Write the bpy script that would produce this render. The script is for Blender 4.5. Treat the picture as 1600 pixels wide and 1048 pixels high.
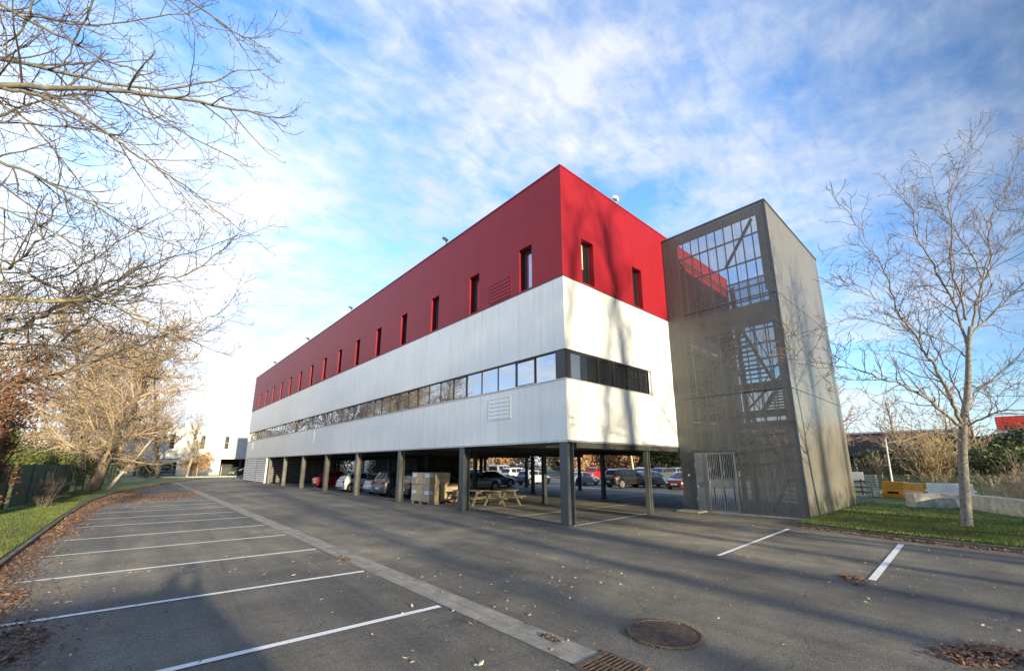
import bpy, math, random
from mathutils import Vector, Matrix, Quaternion, noise as mnoise
R = math.radians
sc = bpy.context.scene
for o in list(bpy.data.objects): bpy.data.objects.remove(o)
col = sc.collection

# ------------------------------------------------------------------ camera
CAM = Vector((-11.0645, -9.5857, 2.0)); YAW, PITCH, ROLL, FPX, CY = .7259, .2179, -.0003, 650.65, 581.48
_f = Vector((math.sin(YAW)*math.cos(PITCH), math.cos(YAW)*math.cos(PITCH), math.sin(PITCH)))
_r = Vector((math.cos(YAW), -math.sin(YAW), 0)); _u = _r.cross(_f)
cd = bpy.data.cameras.new('camera'); cam = bpy.data.objects.new('camera', cd); col.objects.link(cam)
cd.sensor_width = 36; cd.lens = FPX/1600*36; cd.shift_y = (CY-524)/1600
cd.clip_start = .05; cd.clip_end = 3000
cam.location = CAM
cam.rotation_euler = Matrix((_r, _u, -_f)).transposed().to_euler()
sc.camera = cam
def at(u, v, d):            # photo pixel + distance along the view axis -> world point
    return CAM + (_r*((u-800)/FPX) - _u*((v-CY)/FPX) + _f)*d

# ------------------------------------------------------------------ light
SUN_AZ, SUN_EL = R(186.4), R(9.9)
w = bpy.data.worlds.new('World'); sc.world = w; w.use_nodes = True
nt = w.node_tree; nt.nodes.clear()
def N(t, kind, **k):
    n = t.nodes.new(kind)
    for a, b in k.items(): setattr(n, a, b)
    return n
def math_(t, op, a, b=None, clamp=False):
    n = N(t, 'ShaderNodeMath', operation=op, use_clamp=clamp)
    for i, q in enumerate((a, b)):
        if q is None: continue
        if isinstance(q, (int, float)): n.inputs[i].default_value = q
        else: t.links.new(q, n.inputs[i])
    return n.outputs[0]
def ramp(t, fac, stops, interp='LINEAR'):
    n = N(t, 'ShaderNodeValToRGB'); n.color_ramp.interpolation = interp
    e = n.color_ramp.elements
    while len(e) < len(stops): e.new(.5)
    for i, (p, c) in enumerate(stops):
        e[i].position = p; e[i].color = (*c, 1) if len(c) == 3 else c
    t.links.new(fac, n.inputs[0]); return n.outputs[0]
def mixc(t, fac, a, b, blend='MIX'):
    n = N(t, 'ShaderNodeMix', data_type='RGBA', blend_type=blend)
    for s, q in ((n.inputs[0], fac), (n.inputs[6], a), (n.inputs[7], b)):
        if isinstance(q, (int, float)): s.default_value = q
        elif isinstance(q, tuple): s.default_value = (*q, 1) if len(q) == 3 else q
        else: t.links.new(q, s)
    return n.outputs[2]
def noise(t, vec, scale, detail=4, rough=.5, dist=0.):
    n = N(t, 'ShaderNodeTexNoise'); n.inputs['Scale'].default_value = scale
    n.inputs['Detail'].default_value = detail; n.inputs['Roughness'].default_value = rough
    n.inputs['Distortion'].default_value = dist
    if vec is not None: t.links.new(vec, n.inputs['Vector'])
    return n.outputs['Fac']
def mapping(t, vec, scale=(1, 1, 1), rot=(0, 0, 0), loc=(0, 0, 0)):
    n = N(t, 'ShaderNodeMapping'); n.inputs['Scale'].default_value = scale
    n.inputs['Rotation'].default_value = rot; n.inputs['Location'].default_value = loc
    t.links.new(vec, n.inputs['Vector']); return n.outputs[0]

SKY_K = .045
sky = N(nt, 'ShaderNodeTexSky', sky_type='NISHITA', sun_disc=False, sun_elevation=SUN_EL, sun_rotation=SUN_AZ)
sky.air_density = 1.0; sky.dust_density = .3; sky.ozone_density = 2.2
tc = N(nt, 'ShaderNodeTexCoord'); sep = N(nt, 'ShaderNodeSeparateXYZ'); nt.links.new(tc.outputs['Generated'], sep.inputs[0])
zz = math_(nt, 'MAXIMUM', sep.outputs[2], 0.0)
den = math_(nt, 'ADD', zz, .16)
cx = math_(nt, 'DIVIDE', sep.outputs[0], den); cyy = math_(nt, 'DIVIDE', sep.outputs[1], den)
comb = N(nt, 'ShaderNodeCombineXYZ'); nt.links.new(cx, comb.inputs[0]); nt.links.new(cyy, comb.inputs[1])
mp = mapping(nt, comb.outputs[0], scale=(1.0, 1.0, 1), rot=(0, 0, R(-40)), loc=(3.1, .7, 0))
st = mapping(nt, mp, scale=(1.0, .72, 1))
n1 = noise(nt, st, 1.35, 7, .56, .15)
n2 = noise(nt, st, 7.0, 8, .62, .25)
rp = noise(nt, mapping(nt, comb.outputs[0], scale=(1.0, 2.3, 1), rot=(0, 0, R(25))), 9.0, 6, .6, .6)
n3 = noise(nt, mp, .42, 2, .5)
cover = math_(nt, 'ADD', math_(nt, 'MULTIPLY', n1, .50), math_(nt, 'ADD', math_(nt, 'MULTIPLY', n2, .30), math_(nt, 'ADD', math_(nt, 'MULTIPLY', n3, .26), math_(nt, 'MULTIPLY', rp, .17))))
# more cloud towards the horizon and towards the north (+Y), as in the photo
low = math_(nt, 'POWER', math_(nt, 'SUBTRACT', 1.0, zz, True), 3.6)
nrm = N(nt, 'ShaderNodeVectorMath', operation='DOT_PRODUCT'); nt.links.new(tc.outputs['Generated'], nrm.inputs[0]); nrm.inputs[1].default_value = (-.22, .96, -.05)
north = math_(nt, 'MULTIPLY', math_(nt, 'POWER', math_(nt, 'MAXIMUM', nrm.outputs['Value'], 0.0), 2.0), .13)
cover = math_(nt, 'ADD', cover, math_(nt, 'ADD', math_(nt, 'MULTIPLY', low, .125), north))
cm = ramp(nt, cover, [(.58, (0, 0, 0)), (.66, (.40,)*3), (.755, (1, 1, 1))])
thin = math_(nt, 'MULTIPLY', cm, .95)
blue = mixc(nt, 1.0, sky.outputs[0], (2.7, 3.5, 4.5), 'MULTIPLY')
nf = ramp(nt, math_(nt, 'ADD', math_(nt, 'MULTIPLY', nrm.outputs['Value'], .5), .5), [(.28, (.3,)*3), (.50, (1.55,)*3)])   # brighter opposite the sun
blue = mixc(nt, 1.0, blue, nf, 'MULTIPLY')
thin = math_(nt, 'MULTIPLY', thin, ramp(nt, math_(nt, 'ADD', math_(nt, 'MULTIPLY', nrm.outputs['Value'], .5), .5), [(.30, (.15,)*3), (.50, (1, 1, 1))]))
shade = ramp(nt, noise(nt, st, 2.6, 5, .55, .3), [(.35, (9.6, 10.6, 12.0)), (.6, (12.4, 12.7, 13.0))])
wst = N(nt, 'ShaderNodeVectorMath', operation='DOT_PRODUCT'); nt.links.new(tc.outputs['Generated'], wst.inputs[0]); wst.inputs[1].default_value = (-.93, .36, .05)
wk = ramp(nt, math_(nt, 'ADD', math_(nt, 'MULTIPLY', wst.outputs['Value'], .5), .5), [(.45, (.86,)*3), (.95, (1.5,)*3)])   # brighter cloud towards the west
shade = mixc(nt, 1.0, shade, wk, 'MULTIPLY')
skyc = mixc(nt, thin, blue, shade)
bg = N(nt, 'ShaderNodeBackground'); bg.inputs[1].default_value = SKY_K
nt.links.new(skyc, bg.inputs[0])
wo = N(nt, 'ShaderNodeOutputWorld'); nt.links.new(bg.outputs[0], wo.inputs[0])

sd = bpy.data.lights.new('sun', 'SUN'); sd.energy = 5.0; sd.angle = R(.9); sd.color = (1, .84, .55)
so = bpy.data.objects.new('sun', sd); col.objects.link(so)
d = Vector((-math.sin(SUN_AZ)*math.cos(SUN_EL), -math.cos(SUN_AZ)*math.cos(SUN_EL), -math.sin(SUN_EL)))
so.rotation_euler = d.to_track_quat('-Z', 'Y').to_euler(); so.location = (0, -60, 40)
vs = sc.view_settings; vs.view_transform = 'Standard'; vs.look = 'None'; vs.exposure = 1.03; vs.gamma = 1

# ------------------------------------------------------------------ materials
def new_mat(name):
    m = bpy.data.materials.new(name); m.use_nodes = True; t = m.node_tree
    b = t.nodes['Principled BSDF']; c = N(t, 'ShaderNodeTexCoord')
    return m, t, b, c.outputs['Object']
def bump(t, b, h, dist=.01, strength=1.):
    n = N(t, 'ShaderNodeBump'); n.inputs['Distance'].default_value = dist; n.inputs['Strength'].default_value = strength
    t.links.new(h, n.inputs['Height']); t.links.new(n.outputs[0], b.inputs['Normal'])
def simple(name, c, rough=.6, metal=0., var=.25, scale=3., bmp=0., spec=.5, c2=None, coat=0.):
    m, t, b, o = new_mat(name)
    b.inputs['Roughness'].default_value = rough; b.inputs['Metallic'].default_value = metal
    b.inputs['Specular IOR Level'].default_value = spec; b.inputs['Coat Weight'].default_value = coat
    f = noise(t, o, scale, 5, .6)
    lo = c2 if c2 else tuple(x*(1-var) for x in c); hi = c if c2 else tuple(min(1, x*(1+var)) for x in c)
    t.links.new(ramp(t, f, [(.33, lo), (.67, hi)]), b.inputs['Base Color'])
    if bmp: bump(t, b, noise(t, o, scale*8, 3), bmp)
    return m
def cladding(name, c, rough, stain=.12, metal=0., seam=1.24, coat=0.):
    m, t, b, o = new_mat(name)
    s = N(t, 'ShaderNodeSeparateXYZ'); t.links.new(o, s.inputs[0])
    xy = math_(t, 'ADD', s.outputs[0], s.outputs[1])
    md = math_(t, 'PINGPONG', math_(t, 'ADD', xy, 124*seam), seam/2)
    line = ramp(t, md, [(0, (1, 1, 1)), (.010, (.9, .9, .9)), (.016, (0, 0, 0))])
    streak = noise(t, mapping(t, o, scale=(2.2, 2.2, .22)), 2.2, 6, .62)
    blotch = noise(t, o, .55, 4, .55)
    cell = N(t, 'ShaderNodeTexWhiteNoise', noise_dimensions='1D')
    t.links.new(math_(t, 'FLOOR', math_(t, 'DIVIDE', math_(t, 'ADD', xy, 124*seam), seam)), cell.inputs['W'])
    k = math_(t, 'ADD', math_(t, 'MULTIPLY', streak, .6), math_(t, 'ADD', math_(t, 'MULTIPLY', blotch, .25), math_(t, 'MULTIPLY', cell.outputs[0], .07)))
    dirty = tuple(x*(1-stain*2)*q for x, q in zip(c, (1., .97, .9)))
    cc = ramp(t, k, [(.28, dirty), (.62, c)])
    cc = mixc(t, math_(t, 'MULTIPLY', line, .45), cc, tuple(x*.35 for x in c))
    t.links.new(cc, b.inputs['Base Color'])
    b.inputs['Roughness'].default_value = rough; b.inputs['Metallic'].default_value = metal; b.inputs['Coat Weight'].default_value = coat
    h = math_(t, 'SUBTRACT', math_(t, 'MULTIPLY', noise(t, mapping(t, o, scale=(1, 1, .35)), 1.1, 3), .35), line)
    bump(t, b, h, .006, .7)
    return m
M = {}
M['red'] = cladding('red_cladding', (.275, .009, .021), .5, .10)
M['red'].node_tree.nodes['Principled BSDF'].inputs['Specular IOR Level'].default_value = .28
M['white'] = cladding('white_cladding', (.80, .825, .85), .36, .08)
M['tower'] = cladding('grey_metal_cladding', (.42, .412, .385), .27, .06, metal=.6, seam=.62)
M['white_plain'] = simple('white_render', (.78, .77, .74), .7, var=.06, scale=.7)
M['greywall'] = simple('grey_render', (.45, .48, .52), .7, var=.06, scale=.7)
M['steel'] = simple('dark_painted_steel', (.052, .058, .066), .42, var=.18, scale=5, c2=None)
M['steelblue'] = simple('blue_grey_painted_steel', (.050, .062, .078), .4, var=.15, scale=4)
M['frame'] = simple('black_window_frame', (.022, .023, .026), .4, var=.1)
M['galv'] = simple('galvanised_metal', (.42, .44, .46), .42, .7, var=.15, scale=9)
M['doorgrey'] = simple('grey_door_sheet', (.21, .215, .21), .45, .3, var=.08, scale=4)
M['concrete'] = simple('weathered_concrete', (.36, .34, .30), .9, var=.3, scale=5, bmp=.006)
M['colconc'] = simple('dusty_steel_column', (.125, .122, .112), .6, var=.3, scale=2.5, bmp=.001)
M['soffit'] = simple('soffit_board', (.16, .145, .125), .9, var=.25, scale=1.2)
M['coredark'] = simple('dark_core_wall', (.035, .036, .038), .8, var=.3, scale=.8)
M['wood'] = simple('weathered_wood', (.15, .122, .085), .8, var=.3, scale=6, bmp=.004)
M['pallet'] = simple('pallet_wood', (.40, .29, .17), .85, var=.25, scale=8)
M['card'] = simple('brown_cardboard', (.46, .34, .22), .85, var=.14, scale=4)
M['card2'] = simple('pale_cardboard', (.46, .36, .24), .85, var=.12, scale=4)
M['tape'] = simple('white_paper_label', (.66, .70, .78), .6, var=.1, scale=20)
M['redplastic'] = simple('red_pallet_base', (.16, .04, .03), .6)
M['tyre'] = simple('tyre_rubber', (.018, .018, .019), .85, var=.2)
M['rim'] = simple('alloy_rim', (.52, .53, .55), .35, .6, var=.08)
M['under'] = simple('black_underbody', (.012, .012, .013), .8)
M['tail'] = simple('red_lens', (.42, .01, .012), .2, var=.1)
M['lamp'] = simple('clear_lens', (.75, .77, .80), .12, var=.06)
M['plate'] = simple('white_plate', (.75, .76, .74), .5, var=.05)
M['trim'] = simple('black_trim', (.03, .03, .032), .55)
M['bark'] = simple('grey_bark', (.235, .215, .185), .95, var=.4, scale=9, bmp=.02, c2=(.11, .10, .085))
M['bark_right'] = simple('silver_bark', (.30, .285, .255), .95, scale=14, bmp=.012, c2=(.12, .112, .10))
M['bark_tan'] = simple('tan_bark', (.22, .18, .135), .95, scale=6, bmp=.02, c2=(.09, .075, .06))
M['birch'] = simple('birch_bark', (.62, .58, .50), .8, scale=3, c2=(.30, .27, .22))
M['lichen'] = simple('lichen_bark', (.40, .37, .19), .95, scale=12, bmp=.02, c2=(.13, .12, .085))
M['twig'] = simple('grey_twig', (.105, .085, .072), .9, var=.3, scale=2)
M['twig_tan'] = simple('tan_twig', (.37, .285, .20), .9, var=.25, scale=.8)
M['twig_pink'] = simple('pink_brown_twig', (.38, .265, .21), .9, var=.25, scale=.8)
M['twig_gold'] = simple('golden_twig', (.50, .36, .17), .9, var=.25, scale=.8)
M['leaf_brown'] = simple('brown_leaf', (.22, .105, .055), .8, scale=9, c2=(.08, .042, .028))
M['leaf_gold'] = simple('golden_leaf', (.46, .30, .15), .8, scale=2, c2=(.27, .15, .08))
M['leaf_pale'] = simple('pale_leaf', (.55, .50, .36), .8, scale=2, c2=(.36, .31, .18))
M['green_dark'] = simple('evergreen_leaf', (.050, .085, .026), .7, scale=1.4, c2=(.018, .034, .012))
M['green_mid'] = simple('hedge_leaf', (.13, .155, .04), .7, scale=1.2, c2=(.045, .065, .02))
M['reed'] = simple('dry_reed', (.42, .33, .19), .9, scale=1.5, c2=(.22, .16, .09))
M['fence'] = simple('green_fence_screen', (.010, .065, .040), .65, var=.25, scale=2)
M['fencepost'] = simple('green_metal_post', (.03, .085, .06), .5)
M['orange'] = simple('orange_plastic', (.72, .30, .025), .45, var=.12, scale=2)
M['whiteplastic'] = simple('white_plastic', (.72, .72, .70), .5, var=.1, scale=2)
M['awning'] = simple('red_fabric', (.62, .05, .035), .7, var=.1)
M['rust'] = simple('rusty_cast_iron', (.19, .13, .10), .75, .3, scale=14, bmp=.002, c2=(.06, .045, .038))
M['hole'] = simple('drain_shaft', (.01, .01, .01), .95)
M['moss'] = simple('moss', (.17, .18, .07), .95, scale=20, c2=(.05, .08, .02))
M['skin'] = simple('skin', (.55, .34, .25), .6, var=.05)
M['jacket'] = simple('navy_jacket', (.03, .035, .055), .85)
M['trousers'] = simple('dark_trousers', (.04, .04, .045), .85)
M['hair'] = simple('brown_hair', (.05, .03, .02), .7)
M['blind'] = simple('cream_blind', (.50, .46, .33), .8, var=.08)
M['darkroom'] = simple('dark_facade', (.03, .032, .036), .5)
M['marking'] = None

def glass(name, base=(.012, .014, .017), rough=.02, ior=1.9):
    m, t, b, o = new_mat(name)
    b.inputs['Base Color'].default_value = (*base, 1); b.inputs['Roughness'].default_value = rough
    b.inputs['IOR'].default_value = ior; b.inputs['Specular IOR Level'].default_value = .5
    bump(t, b, noise(t, o, .9, 1), .004, .5)
    return m
M['glass'] = glass('window_glass', ior=2.1); M['mirror'] = glass('reflective_window_glass', (.39, .42, .46), .015)
M['mirror'].node_tree.nodes['Principled BSDF'].inputs['Metallic'].default_value = .85; M['carglass'] = glass('tinted_car_glass', (.02, .024, .028), .04, 1.7)

def dist0(t, o, k):
    nz = N(t, 'ShaderNodeTexNoise'); nz.inputs['Scale'].default_value = 1.7; nz.inputs['Detail'].default_value = 4; t.links.new(o, nz.inputs['Vector'])
    a = N(t, 'ShaderNodeVectorMath', operation='SCALE'); t.links.new(nz.outputs['Color'], a.inputs[0]); a.inputs['Scale'].default_value = k
    b = N(t, 'ShaderNodeVectorMath', operation='ADD'); t.links.new(o, b.inputs[0]); t.links.new(a.outputs[0], b.inputs[1]); return b.outputs[0]
def asphalt():
    m, t, b, o = new_mat('asphalt')
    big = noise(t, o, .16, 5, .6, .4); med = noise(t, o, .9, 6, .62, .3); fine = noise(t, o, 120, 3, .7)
    base = ramp(t, big, [(.34, (.135, .132, .126)), (.52, (.205, .195, .170)), (.68, (.345, .315, .245))])  # worn tone; its large dark blotches also paint soft trunk shadows into the colour
    base = mixc(t, .55, base, ramp(t, med, [(.3, (.38, .385, .40)), (.5, (.9, .89, .87)), (.7, (1.38, 1.33, 1.22))]), 'MULTIPLY')
    agg = N(t, 'ShaderNodeTexVoronoi'); agg.inputs['Scale'].default_value = 85; t.links.new(o, agg.inputs['Vector'])
    gr = ramp(t, agg.outputs['Color'], [(.1, (.45,)*3), (.7, (1.1,)*3), (.97, (2.3, 2.25, 2.1))])
    base = mixc(t, .6, base, gr, 'MULTIPLY')
    spots = N(t, 'ShaderNodeTexVoronoi'); spots.inputs['Scale'].default_value = .42; t.links.new(dist0(t, o, .5), spots.inputs['Vector'])
    sp = ramp(t, spots.outputs['Distance'], [(.0, (.45, .45, .46)), (.10, (.62, .62, .62)), (.24, (1, 1, 1))])
    base = mixc(t, .6, base, sp, 'MULTIPLY')                                         # oil and damp spots
    br = N(t, 'ShaderNodeTexBrick'); br.inputs['Scale'].default_value = .16; br.inputs['Mortar Size'].default_value = .004; br.inputs['Bias'].default_value = -.2
    br.inputs['Color1'].default_value = (.86, .86, .87, 1); br.inputs['Color2'].default_value = (1.12, 1.1, 1.06, 1); br.inputs['Mortar'].default_value = (.45, .45, .45, 1)
    t.links.new(mapping(t, dist0(t, o, .06), rot=(0, 0, R(4)), loc=(3.2, 1.7, 0)), br.inputs['Vector'])
    base = mixc(t, .22, base, br.outputs['Color'], 'MULTIPLY')                        # laying joints and repairs
    # long repair seams and tyre scuffs
    wv = noise(t, mapping(t, o, scale=(1, .09, 1), rot=(0, 0, R(-8))), 1.6, 5, .6)
    base = mixc(t, .55, base, ramp(t, wv, [(.35, (.62, .62, .64)), (.5, (1, 1, 1)), (.66, (1.38, 1.33, 1.22))]), 'MULTIPLY')
    vo = N(t, 'ShaderNodeTexVoronoi', feature='DISTANCE_TO_EDGE'); vo.inputs['Scale'].default_value = .23
    dist = N(t, 'ShaderNodeVectorMath', operation='ADD'); t.links.new(o, dist.inputs[0])
    nz = N(t, 'ShaderNodeTexNoise'); nz.inputs['Scale'].default_value = 1.3; nz.inputs['Detail'].default_value = 5; t.links.new(o, nz.inputs['Vector'])
    sc_ = N(t, 'ShaderNodeVectorMath', operation='SCALE'); t.links.new(nz.outputs['Color'], sc_.inputs[0]); sc_.inputs['Scale'].default_value = 1.3
    t.links.new(sc_.outputs[0], dist.inputs[1]); t.links.new(dist.outputs[0], vo.inputs['Vector'])
    cr = ramp(t, vo.outputs[0], [(0, (1, 1, 1)), (.0022, (0, 0, 0))])
    base = mixc(t, math_(t, 'MULTIPLY', cr, .5), base, (.03, .03, .03))
    t.links.new(base, b.inputs['Base Color'])
    t.links.new(ramp(t, med, [(.3, (.62,)*3), (.7, (.85,)*3)]), b.inputs['Roughness'])
    b.inputs['Specular IOR Level'].default_value = .35
    h = math_(t, 'ADD', math_(t, 'MULTIPLY', agg.outputs['Distance'], 1.0), math_(t, 'MULTIPLY', noise(t, o, 2.2, 4), 1.6))
    bump(t, b, h, .014, 1.0)
    return m
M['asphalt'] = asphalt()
def marking():
    m, t, b, o = new_mat('road_paint')
    wear = noise(t, o, 22, 6, .75); big = noise(t, o, 1.2, 3)
    f = math_(t, 'ADD', wear, math_(t, 'MULTIPLY', big, .35))
    t.links.new(ramp(t, f, [(.50, (.24, .24, .23)), (.56, (.76, .77, .77)), (.8, (.86, .87, .87))]), b.inputs['Base Color'])
    b.inputs['Roughness'].default_value = .7
    return m
M['marking'] = marking()
def grassm():
    m, t, b, o = new_mat('grass')
    f = noise(t, o, .8, 5, .6); g = noise(t, o, 40, 3, .7)
    c = ramp(t, f, [(.3, (.12, .115, .05)), (.42, (.10, .15, .03)), (.55, (.15, .20, .04)), (.72, (.21, .225, .07))])
    c = mixc(t, .5, c, ramp(t, g, [(.3, (.5,)*3), (.7, (1.3,)*3)]), 'MULTIPLY')
    t.links.new(c, b.inputs['Base Color']); b.inputs['Roughness'].default_value = .8
    bump(t, b, g, .03, 1); return m
M['grass'] = grassm()
def groundm():
    m, t, b, o = new_mat('ground_earth')
    f = noise(t, o, .05, 5, .6); g = noise(t, o, 2, 5, .7)
    c = ramp(t, f, [(.4, (.09, .12, .035)), (.6, (.17, .15, .10))])
    c = mixc(t, .5, c, ramp(t, g, [(.3, (.5,)*3), (.7, (1.3,)*3)]), 'MULTIPLY')
    t.links.new(c, b.inputs['Base Color']); b.inputs['Roughness'].default_value = .95; return m
M['ground'] = groundm()
def littermat():
    m, t, b, o = new_mat('leaf_litter')
    n = N(t, 'ShaderNodeTexVoronoi'); n.inputs['Scale'].default_value = 14; t.links.new(o, n.inputs['Vector'])
    t.links.new(ramp(t, n.outputs['Color'], [(.1, (.085, .05, .035)), (.45, (.17, .095, .06)), (.75, (.27, .145, .085)), (.95, (.45, .36, .25))]), b.inputs['Base Color'])
    b.inputs['Roughness'].default_value = .8; return m
M['litter'] = littermat()
def meshmat():
    m, t, b, o = new_mat('perforated_metal')
    b.inputs['Base Color'].default_value = (.14, .137, .128, 1); b.inputs['Metallic'].default_value = .3; b.inputs['Roughness'].default_value = .5
    s = N(t, 'ShaderNodeSeparateXYZ'); t.links.new(o, s.inputs[0])
    f = noise(t, mapping(t, o, scale=(1, 1, .3)), 1.2, 4)
    t.links.new(ramp(t, f, [(.3, (.15, .147, .138)), (.7, (.20, .195, .182))]), b.inputs['Base Color'])
    tr = N(t, 'ShaderNodeBsdfTransparent'); mx = N(t, 'ShaderNodeMixShader')
    md = math_(t, 'PINGPONG', math_(t, 'ADD', s.outputs[1], 62.0), .31)     # folded joints between sheets
    ln = ramp(t, md, [(0, (.45,)*3), (.006, (.45,)*3), (.010, (1, 1, 1))])
    t.links.new(math_(t, 'MULTIPLY', ln, .46), mx.inputs[0])
    t.links.new(b.outputs[0], mx.inputs[1]); t.links.new(tr.outputs[0], mx.inputs[2])
    t.links.new(mx.outputs[0], t.nodes['Material Output'].inputs[0]); return m
M['perf'] = meshmat()
def chain():
    m, t, b, o = new_mat('green_wire_mesh')
    b.inputs['Base Color'].default_value = (.03, .10, .07, 1)
    tr = N(t, 'ShaderNodeBsdfTransparent'); mx = N(t, 'ShaderNodeMixShader'); mx.inputs[0].default_value = .72
    f = noise(t, o, 1.5, 2)
    t.links.new(ramp(t, f, [(.3, (.84,)*3), (.7, (.93,)*3)]), mx.inputs[0])
    t.links.new(b.outputs[0], mx.inputs[1]); t.links.new(tr.outputs[0], mx.inputs[2])
    t.links.new(mx.outputs[0], t.nodes['Material Output'].inputs[0]); return m
M['wire'] = chain()
_paint = {}
def paint(c):
    if c not in _paint:
        _paint[c] = simple('car_paint', c, .3, .15, var=.05, scale=1, coat=.8)
    return _paint[c]

# ------------------------------------------------------------------ mesh builder
class MB:
    def __init__(s): s.v = []; s.f = []
    def quad(s, a, b, c, d):
        n = len(s.v); s.v += [tuple(a), tuple(b), tuple(c), tuple(d)]; s.f.append((n, n+1, n+2, n+3)); return s
    def tri(s, a, b, c):
        n = len(s.v); s.v += [tuple(a), tuple(b), tuple(c)]; s.f.append((n, n+1, n+2)); return s
    def box(s, x0, y0, z0, x1, y1, z1):
        if x0 > x1: x0, x1 = x1, x0
        if y0 > y1: y0, y1 = y1, y0
        if z0 > z1: z0, z1 = z1, z0
        n = len(s.v)
        s.v += [(x0, y0, z0), (x1, y0, z0), (x1, y1, z0), (x0, y1, z0), (x0, y0, z1), (x1, y0, z1), (x1, y1, z1), (x0, y1, z1)]
        s.f += [tuple(n+i for i in q) for q in ((0, 3, 2, 1), (4, 5, 6, 7), (0, 1, 5, 4), (1, 2, 6, 5), (2, 3, 7, 6), (3, 0, 4, 7))]
        return s
    def cbox(s, c, dims, rz=0, rx=0, ry=0):
        m = Matrix.Translation(c) @ Matrix.Rotation(rz, 4, 'Z') @ Matrix.Rotation(ry, 4, 'Y') @ Matrix.Rotation(rx, 4, 'X')
        n = len(s.v); a, b, d_ = [q/2 for q in dims]
        P = [(-a, -b, -d_), (a, -b, -d_), (a, b, -d_), (-a, b, -d_), (-a, -b, d_), (a, -b, d_), (a, b, d_), (-a, b, d_)]
        s.v += [tuple(m @ Vector(q)) for q in P]
        s.f += [tuple(n+i for i in q) for q in ((0, 3, 2, 1), (4, 5, 6, 7), (0, 1, 5, 4), (1, 2, 6, 5), (2, 3, 7, 6), (3, 0, 4, 7))]
        return s
    def bar(s, a, b, w_, h_=None, up=(0, 0, 1)):
        a = Vector(a); b = Vector(b); h_ = h_ or w_
        t = (b-a).normalized(); up = Vector(up)
        if abs(t.dot(up)) > .98: up = Vector((1, 0, 0))
        r = t.cross(up).normalized()*w_/2; q = r.cross(t).normalized()*h_/2
        n = len(s.v)
        for p in (a, b): s.v += [tuple(p-r-q), tuple(p+r-q), tuple(p+r+q), tuple(p-r+q)]
        s.f += [tuple(n+i for i in k) for k in ((0, 3, 2, 1), (4, 5, 6, 7), (0, 1, 5, 4), (1, 2, 6, 5), (2, 3, 7, 6), (3, 0, 4, 7))]
        return s
    def tube(s, pts, rad, sides=6, cap=True):
        n0 = len(s.v); k = len(pts); ref = None
        for i, p in enumerate(pts):
            t = (pts[min(i+1, k-1)]-pts[max(i-1, 0)])
            if t.length < 1e-9: t = Vector((0, 0, 1))
            t.normalize()
            if ref is None: ref = t.orthogonal().normalized()
            else:
                ref = ref - t*ref.dot(t)
                if ref.length < 1e-6: ref = t.orthogonal()
                ref.normalize()
            b = t.cross(ref)
            for j in range(sides):
                a = 2*math.pi*j/sides; r = rad[i]
                s.v.append((p[0]+(ref[0]*math.cos(a)+b[0]*math.sin(a))*r, p[1]+(ref[1]*math.cos(a)+b[1]*math.sin(a))*r, p[2]+(ref[2]*math.cos(a)+b[2]*math.sin(a))*r))
        for i in range(k-1):
            for j in range(sides):
                a = n0+i*sides+j; b = n0+i*sides+(j+1) % sides
                s.f.append((a, b, b+sides, a+sides))
        if cap:
            s.f.append(tuple(n0+j for j in range(sides-1, -1, -1))); s.f.append(tuple(n0+(k-1)*sides+j for j in range(sides)))
        return s
    def cyl(s, a, b, r, sides=16, r2=None): return s.tube([Vector(a), Vector(b)], [r, r if r2 is None else r2], sides)
    def disc(s, c, r, z, sides=32):
        n = len(s.v); s.v += [(c[0]+r*math.cos(2*math.pi*i/sides), c[1]+r*math.sin(2*math.pi*i/sides), z) for i in range(sides)]
        s.f.append(tuple(range(n, n+sides))); return s
    def build(s, name, m, parent=None, smooth=False, bevel=0, world=True):
        me = bpy.data.meshes.new(name)
        if parent is not None and world:
            mi = parent.matrix_world_inv if hasattr(parent, 'matrix_world_inv') else Matrix.LocRotScale(parent.location, parent.rotation_euler, None).inverted()
            p2 = parent.parent
            if p2 is not None: mi = mi @ Matrix.LocRotScale(p2.location, p2.rotation_euler, None).inverted()
            vv = [tuple(mi @ Vector(q)) for q in s.v]
        else: vv = s.v
        me.from_pydata(vv, [], s.f); me.materials.append(m)
        if smooth:
            me.polygons.foreach_set('use_smooth', [True]*len(me.polygons))
        me.update()
        o = bpy.data.objects.new(name, me); col.objects.link(o)
        if parent is not None: o.parent = parent
        if bevel:
            b = o.modifiers.new('bevel', 'BEVEL'); b.width = bevel; b.segments = 2; b.limit_method = 'ANGLE'
        return o
def tag(o, label=None, cat=None, group=None, kind=None):
    if label: o['label'] = label
    if cat: o['category'] = cat
    if group: o['group'] = group
    if kind: o['kind'] = kind
    return o
def empty(name, loc, label, cat, rz=0, group=None):
    o = bpy.data.objects.new(name, None); col.objects.link(o); o.location = loc; o.rotation_euler = (0, 0, rz)
    o.empty_display_size = .3
    return tag(o, label, cat, group)
def copy_tree(o, parent=None):
    c = o.copy(); col.objects.link(c)
    if parent is not None: c.parent = parent
    for ch in list(o.children): copy_tree(ch, c)
    return c
rng = random.Random(7)

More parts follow.
